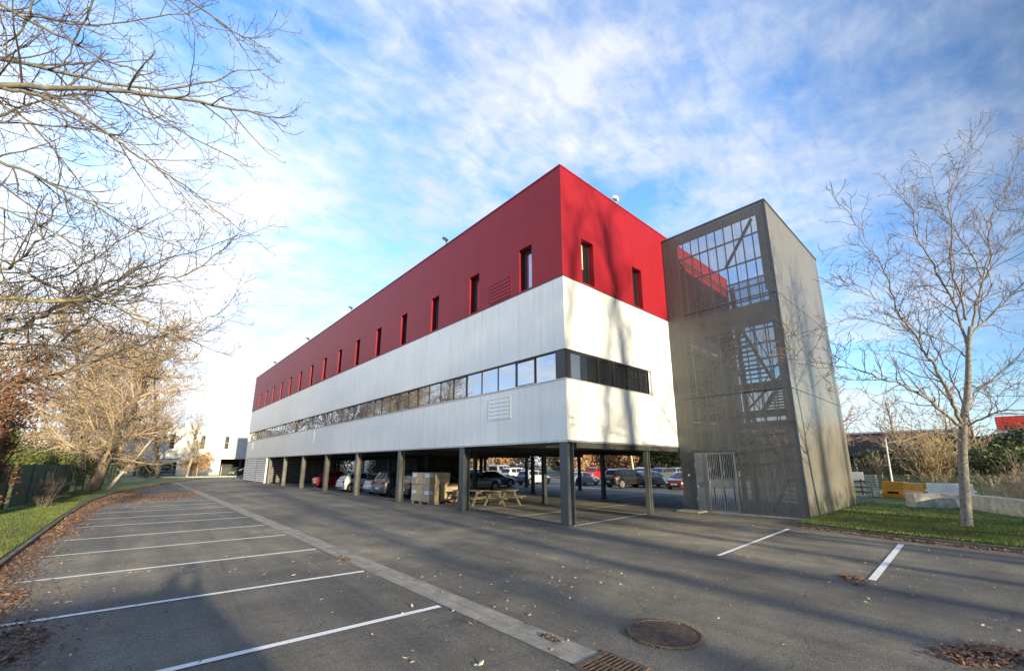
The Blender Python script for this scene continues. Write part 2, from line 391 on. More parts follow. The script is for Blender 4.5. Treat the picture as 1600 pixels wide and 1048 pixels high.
# ------------------------------------------------------------------ ground
def sheet(name, x0, y0, x1, y1, z, m): return tag(MB().quad((x0, y0, z), (x1, y0, z), (x1, y1, z), (x0, y1, z)).build(name, m), kind='structure')
sheet('ground', -900, -900, 900, 900, -.02, M['ground'])
def poly(name, pts, z, m):
    b = MB(); b.v = [(x, y, z) for x, y in pts]; b.f = [tuple(range(len(pts)))]
    return tag(b.build(name, m), kind='structure')
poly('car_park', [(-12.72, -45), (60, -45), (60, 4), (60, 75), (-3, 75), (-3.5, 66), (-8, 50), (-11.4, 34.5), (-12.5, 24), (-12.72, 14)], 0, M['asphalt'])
# kerb-bounded grass
def slab(name, pts, z0, z1, m):
    b = MB(); n = len(pts); b.v = [(x, y, z0) for x, y in pts]+[(x, y, z1) for x, y in pts]
    b.f = [tuple(range(n, 2*n))]+[(i, (i+1) % n, (i+1) % n+n, i+n) for i in range(n)]
    return tag(b.build(name, m), kind='structure')
slab('right_lawn', [(5.05, -40), (19.5, -40), (26, -4.7), (16.2, -4.2), (16.2, -4.9), (5.95, -5.05)], 0, .10, M['grass'])
leftk = [(-12.85, -40), (-12.85, 14), (-12.62, 24), (-11.55, 34.5), (-8.2, 50), (-3.7, 66)]
slab('left_lawn', leftk+[(-4, 70), (-30, 70), (-60, 60), (-60, -40)], 0, .10, M['grass'])
slab('far_verge', [(-3.4, 75.2), (9, 73), (9, 79), (-3.4, 82)], 0, .1, M['grass'])
slab('east_lawn', [(27.5, -4), (34, -4), (34, 15.5), (27.5, 15.5)], 0, .1, M['grass'])
def kerb(pts, wd=.12, h=.12, name='kerb', m=None):
    b = MB(); seg = []
    for (a, c) in zip(pts, pts[1:]):
        a = Vector((*a, 0)); c = Vector((*c, 0)); L = (c-a).length; k = max(1, int(L/1.0))
        for i in range(k):
            p = a.lerp(c, i/k); q = a.lerp(c, (i+.992)/k); o = rng.uniform(-.006, .006)
            b.bar(p+Vector((0, 0, h/2-.01+o)), q+Vector((0, 0, h/2-.01+o)), wd, h)
    return tag(b.build(name, m or M['concrete'], bevel=.012), kind='structure')
kerb([(x+.07, y) for x, y in leftk], .10, .11, m=simple('dirty_kerb', (.17, .155, .13), .9, scale=4, c2=(.07, .065, .05)))
DK = bpy.data.materials['dirty_kerb']
kerb([(5.0, -40), (4.75, -10), (5.1, -7.5), (5.75, -5.05)], .08, .10, m=DK)
kerb([(5.75, -5.0), (7.6, -4.95)], .08, .09, m=DK)
kerb([(-3.4, 75.1), (9.2, 73)], .25, .2)
kerb([(-9, 73.5), (-3.4, 74.2)], .25, .22)
# concrete gutter
g = MB(); y = -6.42
while y < 66:
    L = 5.0 if y < 30 else 12
    x = -7.40; o = rng.uniform(-.004, .004)
    g.quad((x, y, .006), (x+.17, y, .004), (x+.17, y+L-.012, .004), (x, y+L-.012, .006+o*0))
    g.quad((x+.17, y, .004), (x+.24, y, .004), (x+.24, y+L-.012, .004), (x+.17, y+L-.012, .004))
    g.quad((x+.24, y, .004), (x+.42, y, .007), (x+.42, y+L-.012, .007), (x+.24, y+L-.012, .004))
    y += L
m_, t_, b_, o_ = new_mat('gutter_concrete')
s_ = N(t_, 'ShaderNodeSeparateXYZ'); t_.links.new(o_, s_.inputs[0])
cen = math_(t_, 'ABSOLUTE', math_(t_, 'ADD', s_.outputs[0], 7.195))
cc = ramp(t_, math_(t_, 'ADD', noise(t_, o_, 2.5, 8, .75), math_(t_, 'MULTIPLY', cen, -.2)), [(.3, (.17, .16, .14)), (.6, (.36, .335, .285))])
dk = ramp(t_, math_(t_, 'ADD', cen, math_(t_, 'MULTIPLY', noise(t_, o_, 3, 4), .08)), [(.03, (.62, .6, .56)), (.07, (1, 1, 1))])
t_.links.new(mixc(t_, .8, cc, dk, 'MULTIPLY'), b_.inputs['Base Color']); b_.inputs['Roughness'].default_value = .9
bump(t_, b_, noise(t_, o_, 60, 4), .004)
tag(g.build('gutter', m_), kind='structure')
# parking lines
pk = MB()
def line(x0, y0, x1, y1, wd=.10, z=.008):
    a = Vector((x0, y0, z)); b = Vector((x1, y1, z)); t = (b-a).normalized(); n = Vector((-t.y, t.x, 0))*wd/2
    k = max(1, int((b-a).length/.5))
    for i in range(k):
        p = a.lerp(b, i/k); q = a.lerp(b, (i+1)/k)
        pk.quad(p-n, q-n, q+n, p+n)
for k, (ya, yb) in enumerate([(-3.72, -3.95), (-.88, -1.24), (1.95, 1.63), (4.70, 4.41), (7.32, 7.1), (10.5, 9.95), (13.1, 12.6), (15.7, 15.4), (18.3, 18.1), (21, 20.9), (23.7, 23.6), (29.1, 29), (34.6, 34.5), (40, 40), (45.5, 45.5)]):
    line(-12.3 if k < 10 else -11.6+(k-10)*.45, ya, -7.46, yb, .105)
line(-.95, -5.16, 4.85, -4.94, .09); line(-.98, -7.84, 3.98, -7.70, .115)
line(.25, .02, 5.2, .32, .08); line(.1, 3.21, 9.5, 3.2, .08); line(4.95, .4, 5.0, 14, .08)
for yy in (6.45, 9.4, 12.1, 14.8, 17.8, 20.9, 24.5, 27.2, 29.0, 31.9): line(.3, yy, 5.0, yy, .08)
for yy in (6.0, 9.0, 12.0, 15.0, 18.7, 21.5): line(10.6, yy, 15.4, yy, .08)
tag(pk.build('parking_lines', M['marking']), kind='structure')
# paler concrete path beyond and tower threshold
slab('undergrowth_soil', [(20.5, -60), (140, -60), (140, -4.5), (62, 3), (34.5, -3.3), (26.5, -4.6), (24.5, -8)], -.01, .06, simple('soil', (.10, .075, .05), 1, scale=1.5, c2=(.045, .04, .028), spec=.1))
slab('far_soil', [(60.3, 4), (140, 4), (140, 130), (-3, 130), (-3, 90), (30, 80), (60.3, 75)], -.01, .03, simple('far_soil', (.13, .11, .07), 1, scale=.5, c2=(.07, .075, .035), spec=.1))
sheet('east_road', 35, -6, 60, 60, .004, simple('pale_asphalt', (.19, .185, .17), .8, var=.2, scale=.5))
tag(MB().box(6.9, -1.1, 0, 7.72, -.1, .07).build('threshold_slab', M['concrete'], bevel=.02), kind='structure')

# ------------------------------------------------------------------ office building
HT, HR, HW1, HW0, HB, L, WD = 13.70, 8.97, 6.12, 5.0, 2.84, 56.4, 16.2
bld = empty('office_building', (0, 0, 0), 'long red and white clad office block raised on dark steel columns, with black ribbon window', 'building')
def wall(mb, axis, plane, a0, a1, z0, z1, holes, out, depth):
    """wall face on x=plane (axis 0) or y=plane (axis 1), with rectangular holes and reveals going inwards"""
    As = sorted({a0, a1, *[h[0] for h in holes], *[h[1] for h in holes]}); Zs = sorted({z0, z1, *[h[2] for h in holes], *[h[3] for h in holes]})
    P = (lambda a, z, dd=0: (plane-out*dd, a, z)) if axis == 0 else (lambda a, z, dd=0: (a, plane-out*dd, z))
    for a, b in zip(As, As[1:]):
        for c, e in zip(Zs, Zs[1:]):
            if any(h[0] <= a and b <= h[1] and h[2] <= c and e <= h[3] for h in holes): continue
            mb.quad(P(a, c), P(b, c), P(b, e), P(a, e))
    for (h0, h1, k0, k1) in holes:
        mb.quad(P(h0, k0), P(h0, k1), P(h0, k1, depth), P(h0, k0, depth)); mb.quad(P(h1, k0), P(h1, k1), P(h1, k1, depth), P(h1, k0, depth))
        mb.quad(P(h0, k0), P(h1, k0), P(h1, k0, depth), P(h0, k0, depth)); mb.quad(P(h0, k1), P(h1, k1), P(h1, k1, depth), P(h0, k1, depth))
lw = [(1.66+3.575*k, 2.42+3.575*k, HR+.07, 10.95) for k in range(15)]
fw = [(1.17, 1.95, HR+.07, 10.95), (4.84, 5.60, HR+.07, 10.95)]
mb = MB()
wall(mb, 0, 0, 0, L, HR, HT, lw, -1, .36); wall(mb, 1, 0, 0, WD, HR, HT, fw, -1, .36)
wall(mb, 0, WD, 0, L, HR, HT, [], 1, .3); wall(mb, 1, L, 0, WD, HR, HT, [], 1, .3)
mb.build('red_cladding', M['red'], bld)
# parapet coping and roof
MB().box(-.03, -.03, HT, .25, L, HT+.05).box(.25, -.03, HT, WD, .25, HT+.05).box(WD-.25, .25, HT, WD+.03, L, HT+.05).build('parapet_coping', simple('coping_red_metal', (.30, .03, .045), .5), bld)
MB().box(.25, .25, HT-.5, WD-.25, L-.25, HT-.4).build('roof', M['concrete'], bld)
mb = MB()
wall(mb, 0, .0, 0, L, HW1, HR-.03, [], -1, .3); wall(mb, 1, .0, 0, WD, HW1, HR-.03, [], -1, .3)
wall(mb, 0, WD, 0, L, HB, HR-.03, [], 1, .3); wall(mb, 1, L, 0, WD, HB, HR-.03, [], 1, .3)
mb.quad((0, 0, HW1), (.3, .3, HW1), (.3, L, HW1), (0, L, HW1)); mb.quad((0, 0, HW1), (5.87, 0, HW1), (5.87, .3, HW1), (.3, .3, HW1))
mb.quad((5.87, 0, HW0), (5.87, 0, HW1), (5.87, .3, HW1), (5.87, .3, HW0)); mb.quad((5.87, 0, HW0), (WD, 0, HW0), (WD, 0, HW1), (5.87, 0, HW1))
mb.build('upper_white_band', M['white'], bld)
MB().box(-.012, -.012, HR-.03, WD, .1, HR).box(-.012, .1, HR-.03, .1, L, HR).build('flashing', M['frame'], bld)
mb = MB()
wall(mb, 0, .0, 0, L, HB, HW0, [], -1, .3); wall(mb, 1, .0, 0, WD, HB, HW0, [], -1, .3)
mb.quad((0, 0, HW0), (.3, .3, HW0), (.3, L, HW0), (0, L, HW0)); mb.quad((0, 0, HW0), (5.87, 0, HW0), (5.87, .3, HW0), (.3, .3, HW0))
mb.build('lower_white_band', M['white'], bld)
MB().box(-.035, -.035, HW0, 5.87, .0, HW0+.025).box(-.035, 0, HW0, 0, L, HW0+.025).build('window_sill', simple('sill_metal', (.62, .63, .63), .4, .3), bld)
MB().box(-.015, -.015, HB-.07, WD, .05, HB).box(-.015, .05, HB-.07, .05, L, HB).build('drip_edge', M['galv'], bld)
# tall windows
def tall(axis, h):
    a0, a1, z0, z1 = h; dp = .30; fr = MB(); gl = MB()
    def bx(m, a, b, c, e, d0, d1):
        (m.box(d0, a, c, d1, b, e) if axis == 0 else m.box(a, d0, c, b, d1, e))
    bx(fr, a0, a0+.05, z0, z1, dp-.05, dp+.02); bx(fr, a1-.05, a1, z0, z1, dp-.05, dp+.02)
    bx(fr, a0+.05, a1-.05, z0, z0+.05, dp-.05, dp+.02); bx(fr, a0+.05, a1-.05, z1-.05, z1, dp-.05, dp+.02)
    bx(gl, a0+.05, a1-.05, z0+.05, z1-.05, dp-.01, dp)
    f = fr.build('window', M['frame'], bld); gl.build('pane', M['mirror'] if axis == 0 else M['glass'], f)
    if axis == 1:
        bl = MB(); bx(bl, a0+.06, a0+.42, z0+.75, z1-.07, dp-.022, dp-.013); bl.build('blind', M['blind'], f)
for h in lw: tall(0, h)
for h in fw: tall(1, h)
# ribbon window, long side: one window part per pane; opening sashes have a heavier frame
y = .50; k = 0
while y < L-.3:
    wdt = 1.14; y1 = min(y+wdt, L-.05); sash = (k % 4 == 1)
    b_ = .055 if sash else .03
    fr = MB(); x0, x1 = (.10, .16) if sash else (.125, .16)
    fr.box(x0, y, HW0+.025, x1, y+b_, HW1); fr.box(x0, y1-b_, HW0+.025, x1, y1, HW1)
    fr.box(x0, y+b_, HW0+.025, x1, y1-b_, HW0+.025+b_+.02); fr.box(x0, y+b_, HW1-b_-.02, x1, y1-b_, HW1)
    f = fr.build('ribbon_window', M['frame'], bld)
    MB().box(.14, y+b_, HW0+.045+b_, .15, y1-b_, HW1-b_-.02).build('pane', M['mirror'], f)
    y = y1+.003; k += 1
MB().box(.03, .03, HW0+.025, .16, .50, HW1).box(.16, .03, HW0+.025, .34, .16, HW1).build('corner_post', M['frame'], bld)
for k, (a, b) in enumerate([(.36, 1.06), (1.06, 2.08), (2.08, 3.10), (3.10, 4.12), (4.12, 5.05), (5.05, 5.80)]):
    fr = MB(); b_ = .05; y0, y1 = .10, .16
    if k == 0: b_ = .035
    fr.box(a, y0, HW0+.025, a+b_, y1, HW1); fr.box(b-b_, y0, HW0+.025, b-.003, y1, HW1)
    fr.box(a+b_, y0, HW0+.025, b-b_, y1, HW0+.08); fr.box(a+b_, y0, HW1-.08, b-b_, y1, HW1)
    f = fr.build('ribbon_window', M['frame'], bld)
    MB().box(a+b_, .14, HW0+.08, b-b_, .15, HW1-.08).build('pane', M['mirror'] if k == 0 else M['glass'], f)
MB().box(5.795, .10, HW0+.025, 5.86, .2, HW1).build('window_jamb', M['white_plain'], bld)
# louvre vents
def vent(y0, y1, z0, z1, m, n=5):
    v = MB().box(-.016, y0, z0, 0, y0+.03, z1).box(-.016, y1-.03, z0, 0, y1, z1).box(-.016, y0+.03, z0, 0, y1-.03, z0+.03).box(-.016, y0+.03, z1-.03, 0, y1-.03, z1)
    for i in range(n):
        z = z0+.06+(z1-z0-.1)*i/n; hgt = (z1-z0-.1)/n
        v.quad((-.022, y0+.04, z), (-.022, y1-.04, z), (-.004, y1-.04, z+hgt*.9), (-.004, y0+.04, z+hgt*.9))
    v.build('louvre_vent', m, bld)
vent(2.92, 4.34, HR+.08, HR+1.0, M['red']); vent(27.9, 29.3, HR+.08, HR+1.0, M['red'])
vent(2.95, 4.38, 3.80, 4.72, M['white']); vent(28, 29.6, 3.85, 4.7, M['white']); vent(52.6, 53.8, 3.85, 4.7, M['white'])
# roof floodlights and cameras
def flood(x, y, m):
    f = MB().bar((x, y, HT+.05), (x-.1, y-.05, HT+.30), .04).cbox((x-.16, y-.08, HT+.34), (.26, .22, .13), .4, .5).build('roof_floodlight', m, bld)
for (x, y) in ((.1, 8.4), (.1, 22), (.1, 33), (.1, 46)): flood(x, y, M['steel'])
flood(4.05, .1, M['whiteplastic'])
rl_ = MB(); rl_.cyl((.14, .1, HT+.12), (.14, L-.2, HT+.12), .015, 5)
for i in range(48): rl_.cyl((.14, .3+i*1.18, HT+.05), (.14, .3+i*1.18, HT+.13), .012, 4)
rl_.build('lightning_cable', M['galv'], bld)
# soffit with beams
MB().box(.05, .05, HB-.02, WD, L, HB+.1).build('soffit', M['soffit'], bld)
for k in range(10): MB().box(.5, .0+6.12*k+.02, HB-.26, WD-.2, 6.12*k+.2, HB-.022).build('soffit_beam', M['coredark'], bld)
for (x, y) in ((2.6, 2.9), (7.8, 2.9), (2.6, 9), (7.8, 9), (13, 9)): MB().box(x-.05, y-.6, HB-.1, x+.05, y+.6, HB-.022).build('tube_light', M['whiteplastic'], bld)
# H-section columns
def hcol(x, y, rot, m, wd=.30, dp=.30, name='column'):
    q = MB(); tf = .03; H = HB-.02
    c = Vector((x, y, H/2))
    q.cbox(c, (tf*.6, dp-2*tf, H), rot)
    for s in (-1, 1):
        o = Matrix.Rotation(rot, 3, 'Z') @ Vector((0, s*(dp/2-tf/2), 0)); q.cbox(c+o, (wd, tf, H), rot)
    ob = q.build(name, m, bld)
    bp = MB(); bp.cbox((x, y, .012), (wd+.08, dp+.08, .02), rot)
    for sx in (-1, 1):
        for sy in (-1, 1): bp.cbox(Vector((x, y, .035))+Matrix.Rotation(rot, 3, 'Z') @ Vector((sx*.1, sy*.17, 0)), (.03, .03, .03), rot)
    bp.build('base_plate', M['steel'], ob)
    return ob
for j in range(10):
    for i, xc in enumerate((.17, 5.35, 10.5, 15.7)):
        yc = .22+6.12*j
        if i == 0:
            if j < 2: hcol(xc+.02, yc, R(90), M['steelblue'], .34, .36)
            else: hcol(xc, yc, R(90), M['colconc'], .30, .30)
        else:
            if j > 6 and i in (1, 2): continue
            hcol(xc, yc, R(90) if (i+j) % 2 else 0, M['steel'] if j else M['colconc'], .2, .2)
# pale covers on front flange of the corner columns catch the light
# dark stair/lift core and rear louvred store
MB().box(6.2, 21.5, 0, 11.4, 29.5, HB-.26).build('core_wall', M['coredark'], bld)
lv = MB(); z = .12
while z < HB-.12:
    lv.quad((-.02, 44.3, z), (-.02, L, z), (.09, L, z+.13), (.09, 44.3, z+.13)); lv.quad((-.02, 44.3, z), (-.02, L, z), (-.02, L, z-.035), (-.02, 44.3, z-.035))
    z += .215
lv.build('louvred_wall', M['white_plain'], bld)
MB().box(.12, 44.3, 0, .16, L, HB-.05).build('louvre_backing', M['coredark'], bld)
MB().box(-.03, 44.12, 0, .3, 44.29, HB-.07).build('louvre_jamb', M['white_plain'], bld)
lv = MB(); z = .12
while z < HB-.12:
    lv.quad((.32, 44.1, z), (7.4, 44.1, z), (7.4, 44.2, z+.12), (.32, 44.2, z+.12)); z += .2
lv.build('louvred_wall', simple('grey_louvre', (.30, .30, .29), .6), bld)
MB().box(.32, 44.24, 0, 7.4, 44.3, HB-.05).build('louvre_backing', M['coredark'], bld)

# ------------------------------------------------------------------ stair tower
TX0, TX1, TY0, TY1, TH = 7.8, 16.1, -4.82, -.04, 13.25
tw = empty('stair_tower', (TX0, TY0, 0), 'tall dark grey stair tower with perforated metal side and double door', 'tower')
for (z0, z1) in ((.06, 4.95), (4.98, 8.98), (9.01, TH)):
    MB().box(TX0+.03, TY0, z0, TX1, TY0+.04, z1).build('cladding_panel', M['tower'], tw)
MB().box(TX0-.02, TY0-.03, TH, TX1+.03, TY0+.12, TH+.06).box(TX0-.02, TY0+.12, TH, TX0+.12, TY1+.05, TH+.06).box(TX1-.1, TY0+.12, TH, TX1+.03, TY1+.05, TH+.06).build('top_cap', M['steel'], tw)
MB().box(TX0-.006, TY0-.02, .03, TX0+.05, TY0+.0, TH).box(TX0-.006, TY0, .03, TX0+.0, TY0+.05, TH).build('corner_trim', M['steel'], tw)
DY0, DY1, DZ = -2.47, -.66, 2.56
mb = MB()
X = TX0
for (z0, z1) in ((4.98, 8.98), (9.01, TH)): mb.quad((X, TY0+.05, z0), (X, TY1, z0), (X, TY1, z1), (X, TY0+.05, z1))
mb.quad((X, DY1, .05), (X, TY1, .05), (X, TY1, 4.95), (X, DY1, 4.95)); mb.quad((X, TY0+.05, .05), (X, DY0, .05), (X, DY0, 4.95), (X, TY0+.05, 4.95))
mb.quad((X, DY0, DZ), (X, DY1, DZ), (X, DY1, 4.95), (X, DY0, 4.95))
mb.build('perforated_screen', M['perf'], tw)
mb = MB().quad((TX1, TY0+.05, .05), (TX1, TY1, .05), (TX1, TY1, TH), (TX1, TY0+.05, TH)); mb.build('perforated_screen', M['perf'], tw)
# opaque backing strips behind the screen: edges, top and floor zones
bk = MB(); X0, X1 = TX0+.03, TX0+.06
def bkq(y0, y1, z0, z1): bk.box(X0, y0, z0, X1, y1, z1)
bkq(-.80, TY1-.02, DZ+.1, TH-.06); bkq(-.60, TY1-.02, .06, DZ+.09)
bkq(TY0+.06, -4.42, 9.2, TH-.06); bkq(-4.41, -.81, 12.72, TH-.06)
bkq(TY0+.06, -.81, 7.75, 8.75); bkq(TY0+.06, -4.55, .06, 7.74); bkq(TY0+.06, -.81, 3.35, 3.68)
bk.build('backing_panel', simple('dark_backing_sheet', (.095, .094, .09), .6), tw)
# frame
fr = MB()
def rail(a, b, wd=.06): fr.bar(a, b, wd)
for z in (2.7, 3.7, 5.05, 6.3, 7.6, 9.1, 10.75, 11.95, 12.8):
    rail((TX0+.13, TY0+.1, z), (TX0+.13, TY1-.1, z), .06); rail((TX1-.13, TY0+.1, z), (TX1-.13, TY1-.1, z), .09)
    fr.bar((TX0+.2, TY1-.13, z), (TX1-.2, TY1-.13, z), .07)
y = TY0+.4
while y < TY1-.1:
    fr.bar((TX1-.095, y, .05), (TX1-.095, y, TH-.1), .05, .04, up=(1, 0, 0)); y += .8
k = 0; y = TY0+.25
while y < TY1-.1:
    z0 = .05 if (y < DY0 or y > DY1) else DZ+.12
    fr.bar((TX0+.095, y, z0), (TX0+.095, y, TH-.1), .045, .035, up=(1, 0, 0)); y += .39
x = TX0+.6
while x < TX1-.2:
    fr.bar((x, TY1-.09, .05), (x, TY1-.09, 9.0), .045, .035); x += 1.24
fr.build('steel_frame', M['steel'], tw)
for (x, y) in ((TX0+.25, TY0+.25), (TX0+.25, TY1-.35), (TX1-.25, TY0+.25), (TX1-.25, TY1-.35)):
    MB().box(x-.1, y-.1, 0, x+.1, y+.1, TH-.3).build('column', M['steel'], tw)
for a, b in (((TX0+.2, -2.9, 10.8), (TX0+.2, -4.2, 12.7)), ((TX1-.25, TY1-.4, 5.2), (TX1-.25, TY0+.4, 8.8)), ((TX0+.4, TY1-.25, 5.1), (TX1-.4, TY1-.25, 8.9)), ((TX1-.4, TY1-.2, 9.2), (TX0+.5, TY1-.2, 12.9)), ((TX0+.2, -.9, 5.2), (TX0+.2, -3.2, 7.6))):
    MB().bar(a, b, .10).build('brace', M['steel'], tw)
# landings and flights
for (x0, x1, z) in ((TX0+.2, 9.5, 4.2), (TX0+.2, 9.5, 8.4), (13.3, 15.8, 2.1), (13.3, 15.8, 6.3)):
    MB().box(x0, TY0+.2, z-.16, x1, TY1-.3, z).build('landing', M['coredark'], tw)
def flight(xa, za, xb, zb, y0, y1):
    f = MB(); n = 12
    for s in (y0, y1): f.bar((xa, s, za-.05), (xb, s, zb-.05), .05, .26)
    for i in range(1, n): f.box(xa+(xb-xa)*i/n-.13, y0+.04, za+(zb-za)*i/n-.04, xa+(xb-xa)*i/n+.13, y1-.04, za+(zb-za)*i/n)
    o = f.build('stair_flight', M['steel'], tw)
    h = MB()
    for s in (y0, y1):
        h.bar((xa, s, za+1.0), (xb, s, zb+1.0), .04)
        for i in range(4): h.bar((xa+(xb-xa)*i/3, s, za+(zb-za)*i/3), (xa+(xb-xa)*i/3, s, za+(zb-za)*i/3+1.0), .025)
    h.build('handrail', M['steel'], o)
flight(9.5, 0, 13.3, 2.1, -4.3, -3.1); flight(13.3, 2.1, 9.5, 4.2, -2.7, -1.4)
flight(9.5, 4.2, 13.3, 6.3, -4.3, -3.1); flight(13.3, 6.3, 9.5, 8.4, -2.7, -1.4)
# door
dl = MB().box(TX0-.03, -1.22, .03, TX0+.02, -.72, DZ-.05).build('door', M['doorgrey'], tw)
tag(dl, 'solid grey sheet leaf')
MB().box(TX0-.06, -.80, 1.0, TX0-.031, -.76, 1.12).box(TX0-.045, -.725, .45, TX0-.031, -.70, .6).box(TX0-.045, -.725, 1.9, TX0-.031, -.70, 2.05).build('hinge', M['galv'], dl)
fr2 = MB().box(TX0-.05, -1.29, .03, TX0+.03, -1.23, DZ-.05).box(TX0-.05, DY0+.02, .03, TX0+.03, DY0+.09, DZ-.05).box(TX0-.02, -1.87, .03, TX0+.02, -1.83, DZ-.05)
fr2.box(TX0-.02, DY0+.1, .03, TX0+.02, -1.88, .12).box(TX0-.02, -1.82, .03, TX0+.02, -1.30, .12).box(TX0-.02, DY0+.1, 1.08, TX0+.02, -1.88, 1.36).box(TX0-.02, -1.82, 1.08, TX0+.02, -1.30, 1.36).box(TX0-.02, DY0+.1, DZ-.11, TX0+.02, -1.88, DZ-.05).box(TX0-.02, -1.82, DZ-.11, TX0+.02, -1.30, DZ-.05)
ml = fr2.build('door', M['doorgrey'], tw); tag(ml, 'open mesh leaf with mid rail')
q = MB()
for i in range(7):
    q.bar((TX0, -1.36-i*.075, .12), (TX0, -1.36-i*.075, DZ-.11), .016)
    q.bar((TX0, -1.94-i*.075, .12), (TX0, -1.94-i*.075, DZ-.11), .016)
q.build('mesh_infill', M['galv'], ml)
MB().box(TX0-.085, -1.36, 1.1, TX0-.051, -1.31, 1.32).build('handle', M['galv'], ml)
MB().box(TX0-.03, DY0-.03, .02, TX0+.04, DY0+.015, DZ+.03).box(TX0-.03, DY1-.05, .02, TX0+.04, DY1, DZ+.03).box(TX0-.03, DY0+.015, DZ-.045, TX0+.04, DY1-.05, DZ+.03).build('door_frame', M['steel'], tw)
MB().box(TX0-.03, -.42, 1.5, TX0-.005, -.36, 1.58).build('entry_button', M['whiteplastic'], tw)
MB().box(TX0-.05, TY0-.06, 0, TX1+.05, TY0+.1, .05).box(TX0-.05, TY0+.1, 0, TX0+.1, TY1, .05).build('plinth', M['concrete'], tw)

# ------------------------------------------------------------------ cars
def interp(tab, t):
    if t <= tab[0][0]: return tab[0][1]
    for (a, b), (c, d_) in zip(tab, tab[1:]):
        if t <= c: return b+(d_-b)*(t-a)/(c-a)
    return tab[-1][1]
KINDS = {
 'hatch': dict(L=3.85, W=1.68, zb=.22, sh=[(0, .52), (.008, .72), (.03, .90), (.1, .95), (.5, .92), (.7, .90), (.78, .87), (.92, .76), (.98, .62), (1, .45)],
    rf=[(.035, .9), (.10, 1.30), (.17, 1.41), (.35, 1.45), (.5, 1.42), (.57, 1.36), (.745, .90)], win=[(.15, .27), (.29, .465), (.485, .66)], ws=(.585, .735), rw=(.045, .105)),
 'sedan': dict(L=4.6, W=1.76, zb=.2, sh=[(0, .50), (.01, .80), (.03, .93), (.16, .96), (.5, .93), (.68, .92), (.78, .88), (.93, .74), (.985, .58), (1, .45)],
    rf=[(.13, .96), (.24, 1.33), (.36, 1.43), (.48, 1.42), (.53, 1.37), (.695, .92)], win=[(.21, .33), (.345, .475), (.49, .62)], ws=(.55, .685), rw=(.15, .235)),
 'coupe': dict(L=4.4, W=1.74, zb=.2, sh=[(0, .48), (.01, .76), (.03, .88), (.16, .92), (.5, .88), (.66, .87), (.78, .83), (.93, .70), (.985, .56), (1, .43)],
    rf=[(.10, .92), (.24, 1.24), (.36, 1.34), (.46, 1.33), (.52, 1.27), (.685, .87)], win=[(.20, .33), (.35, .60)], ws=(.54, .675), rw=(.12, .235)),
 'suv': dict(L=4.5, W=1.84, zb=.27, sh=[(0, .6), (.008, .85), (.03, 1.05), (.1, 1.10), (.5, 1.05), (.68, 1.04), (.76, 1.02), (.93, .92), (.985, .75), (1, .55)],
    rf=[(.03, 1.05), (.075, 1.5), (.14, 1.63), (.35, 1.68), (.5, 1.65), (.565, 1.57), (.70, 1.04)], win=[(.11, .26), (.275, .44), (.455, .62)], ws=(.58, .69), rw=(.037, .075)),
 'van': dict(L=4.9, W=1.92, zb=.27, sh=[(0, .6), (.008, 1.0), (.03, 1.12), (.1, 1.15), (.6, 1.12), (.76, 1.10), (.86, 1.04), (.96, .88), (.985, .75), (1, .5)],
    rf=[(.008, 1.1), (.02, 1.8), (.06, 1.93), (.3, 1.97), (.62, 1.94), (.68, 1.85), (.84, 1.06)], win=[(.08, .3), (.32, .5), (.52, .74)], ws=(.70, .83), rw=(.010, .02)),
}
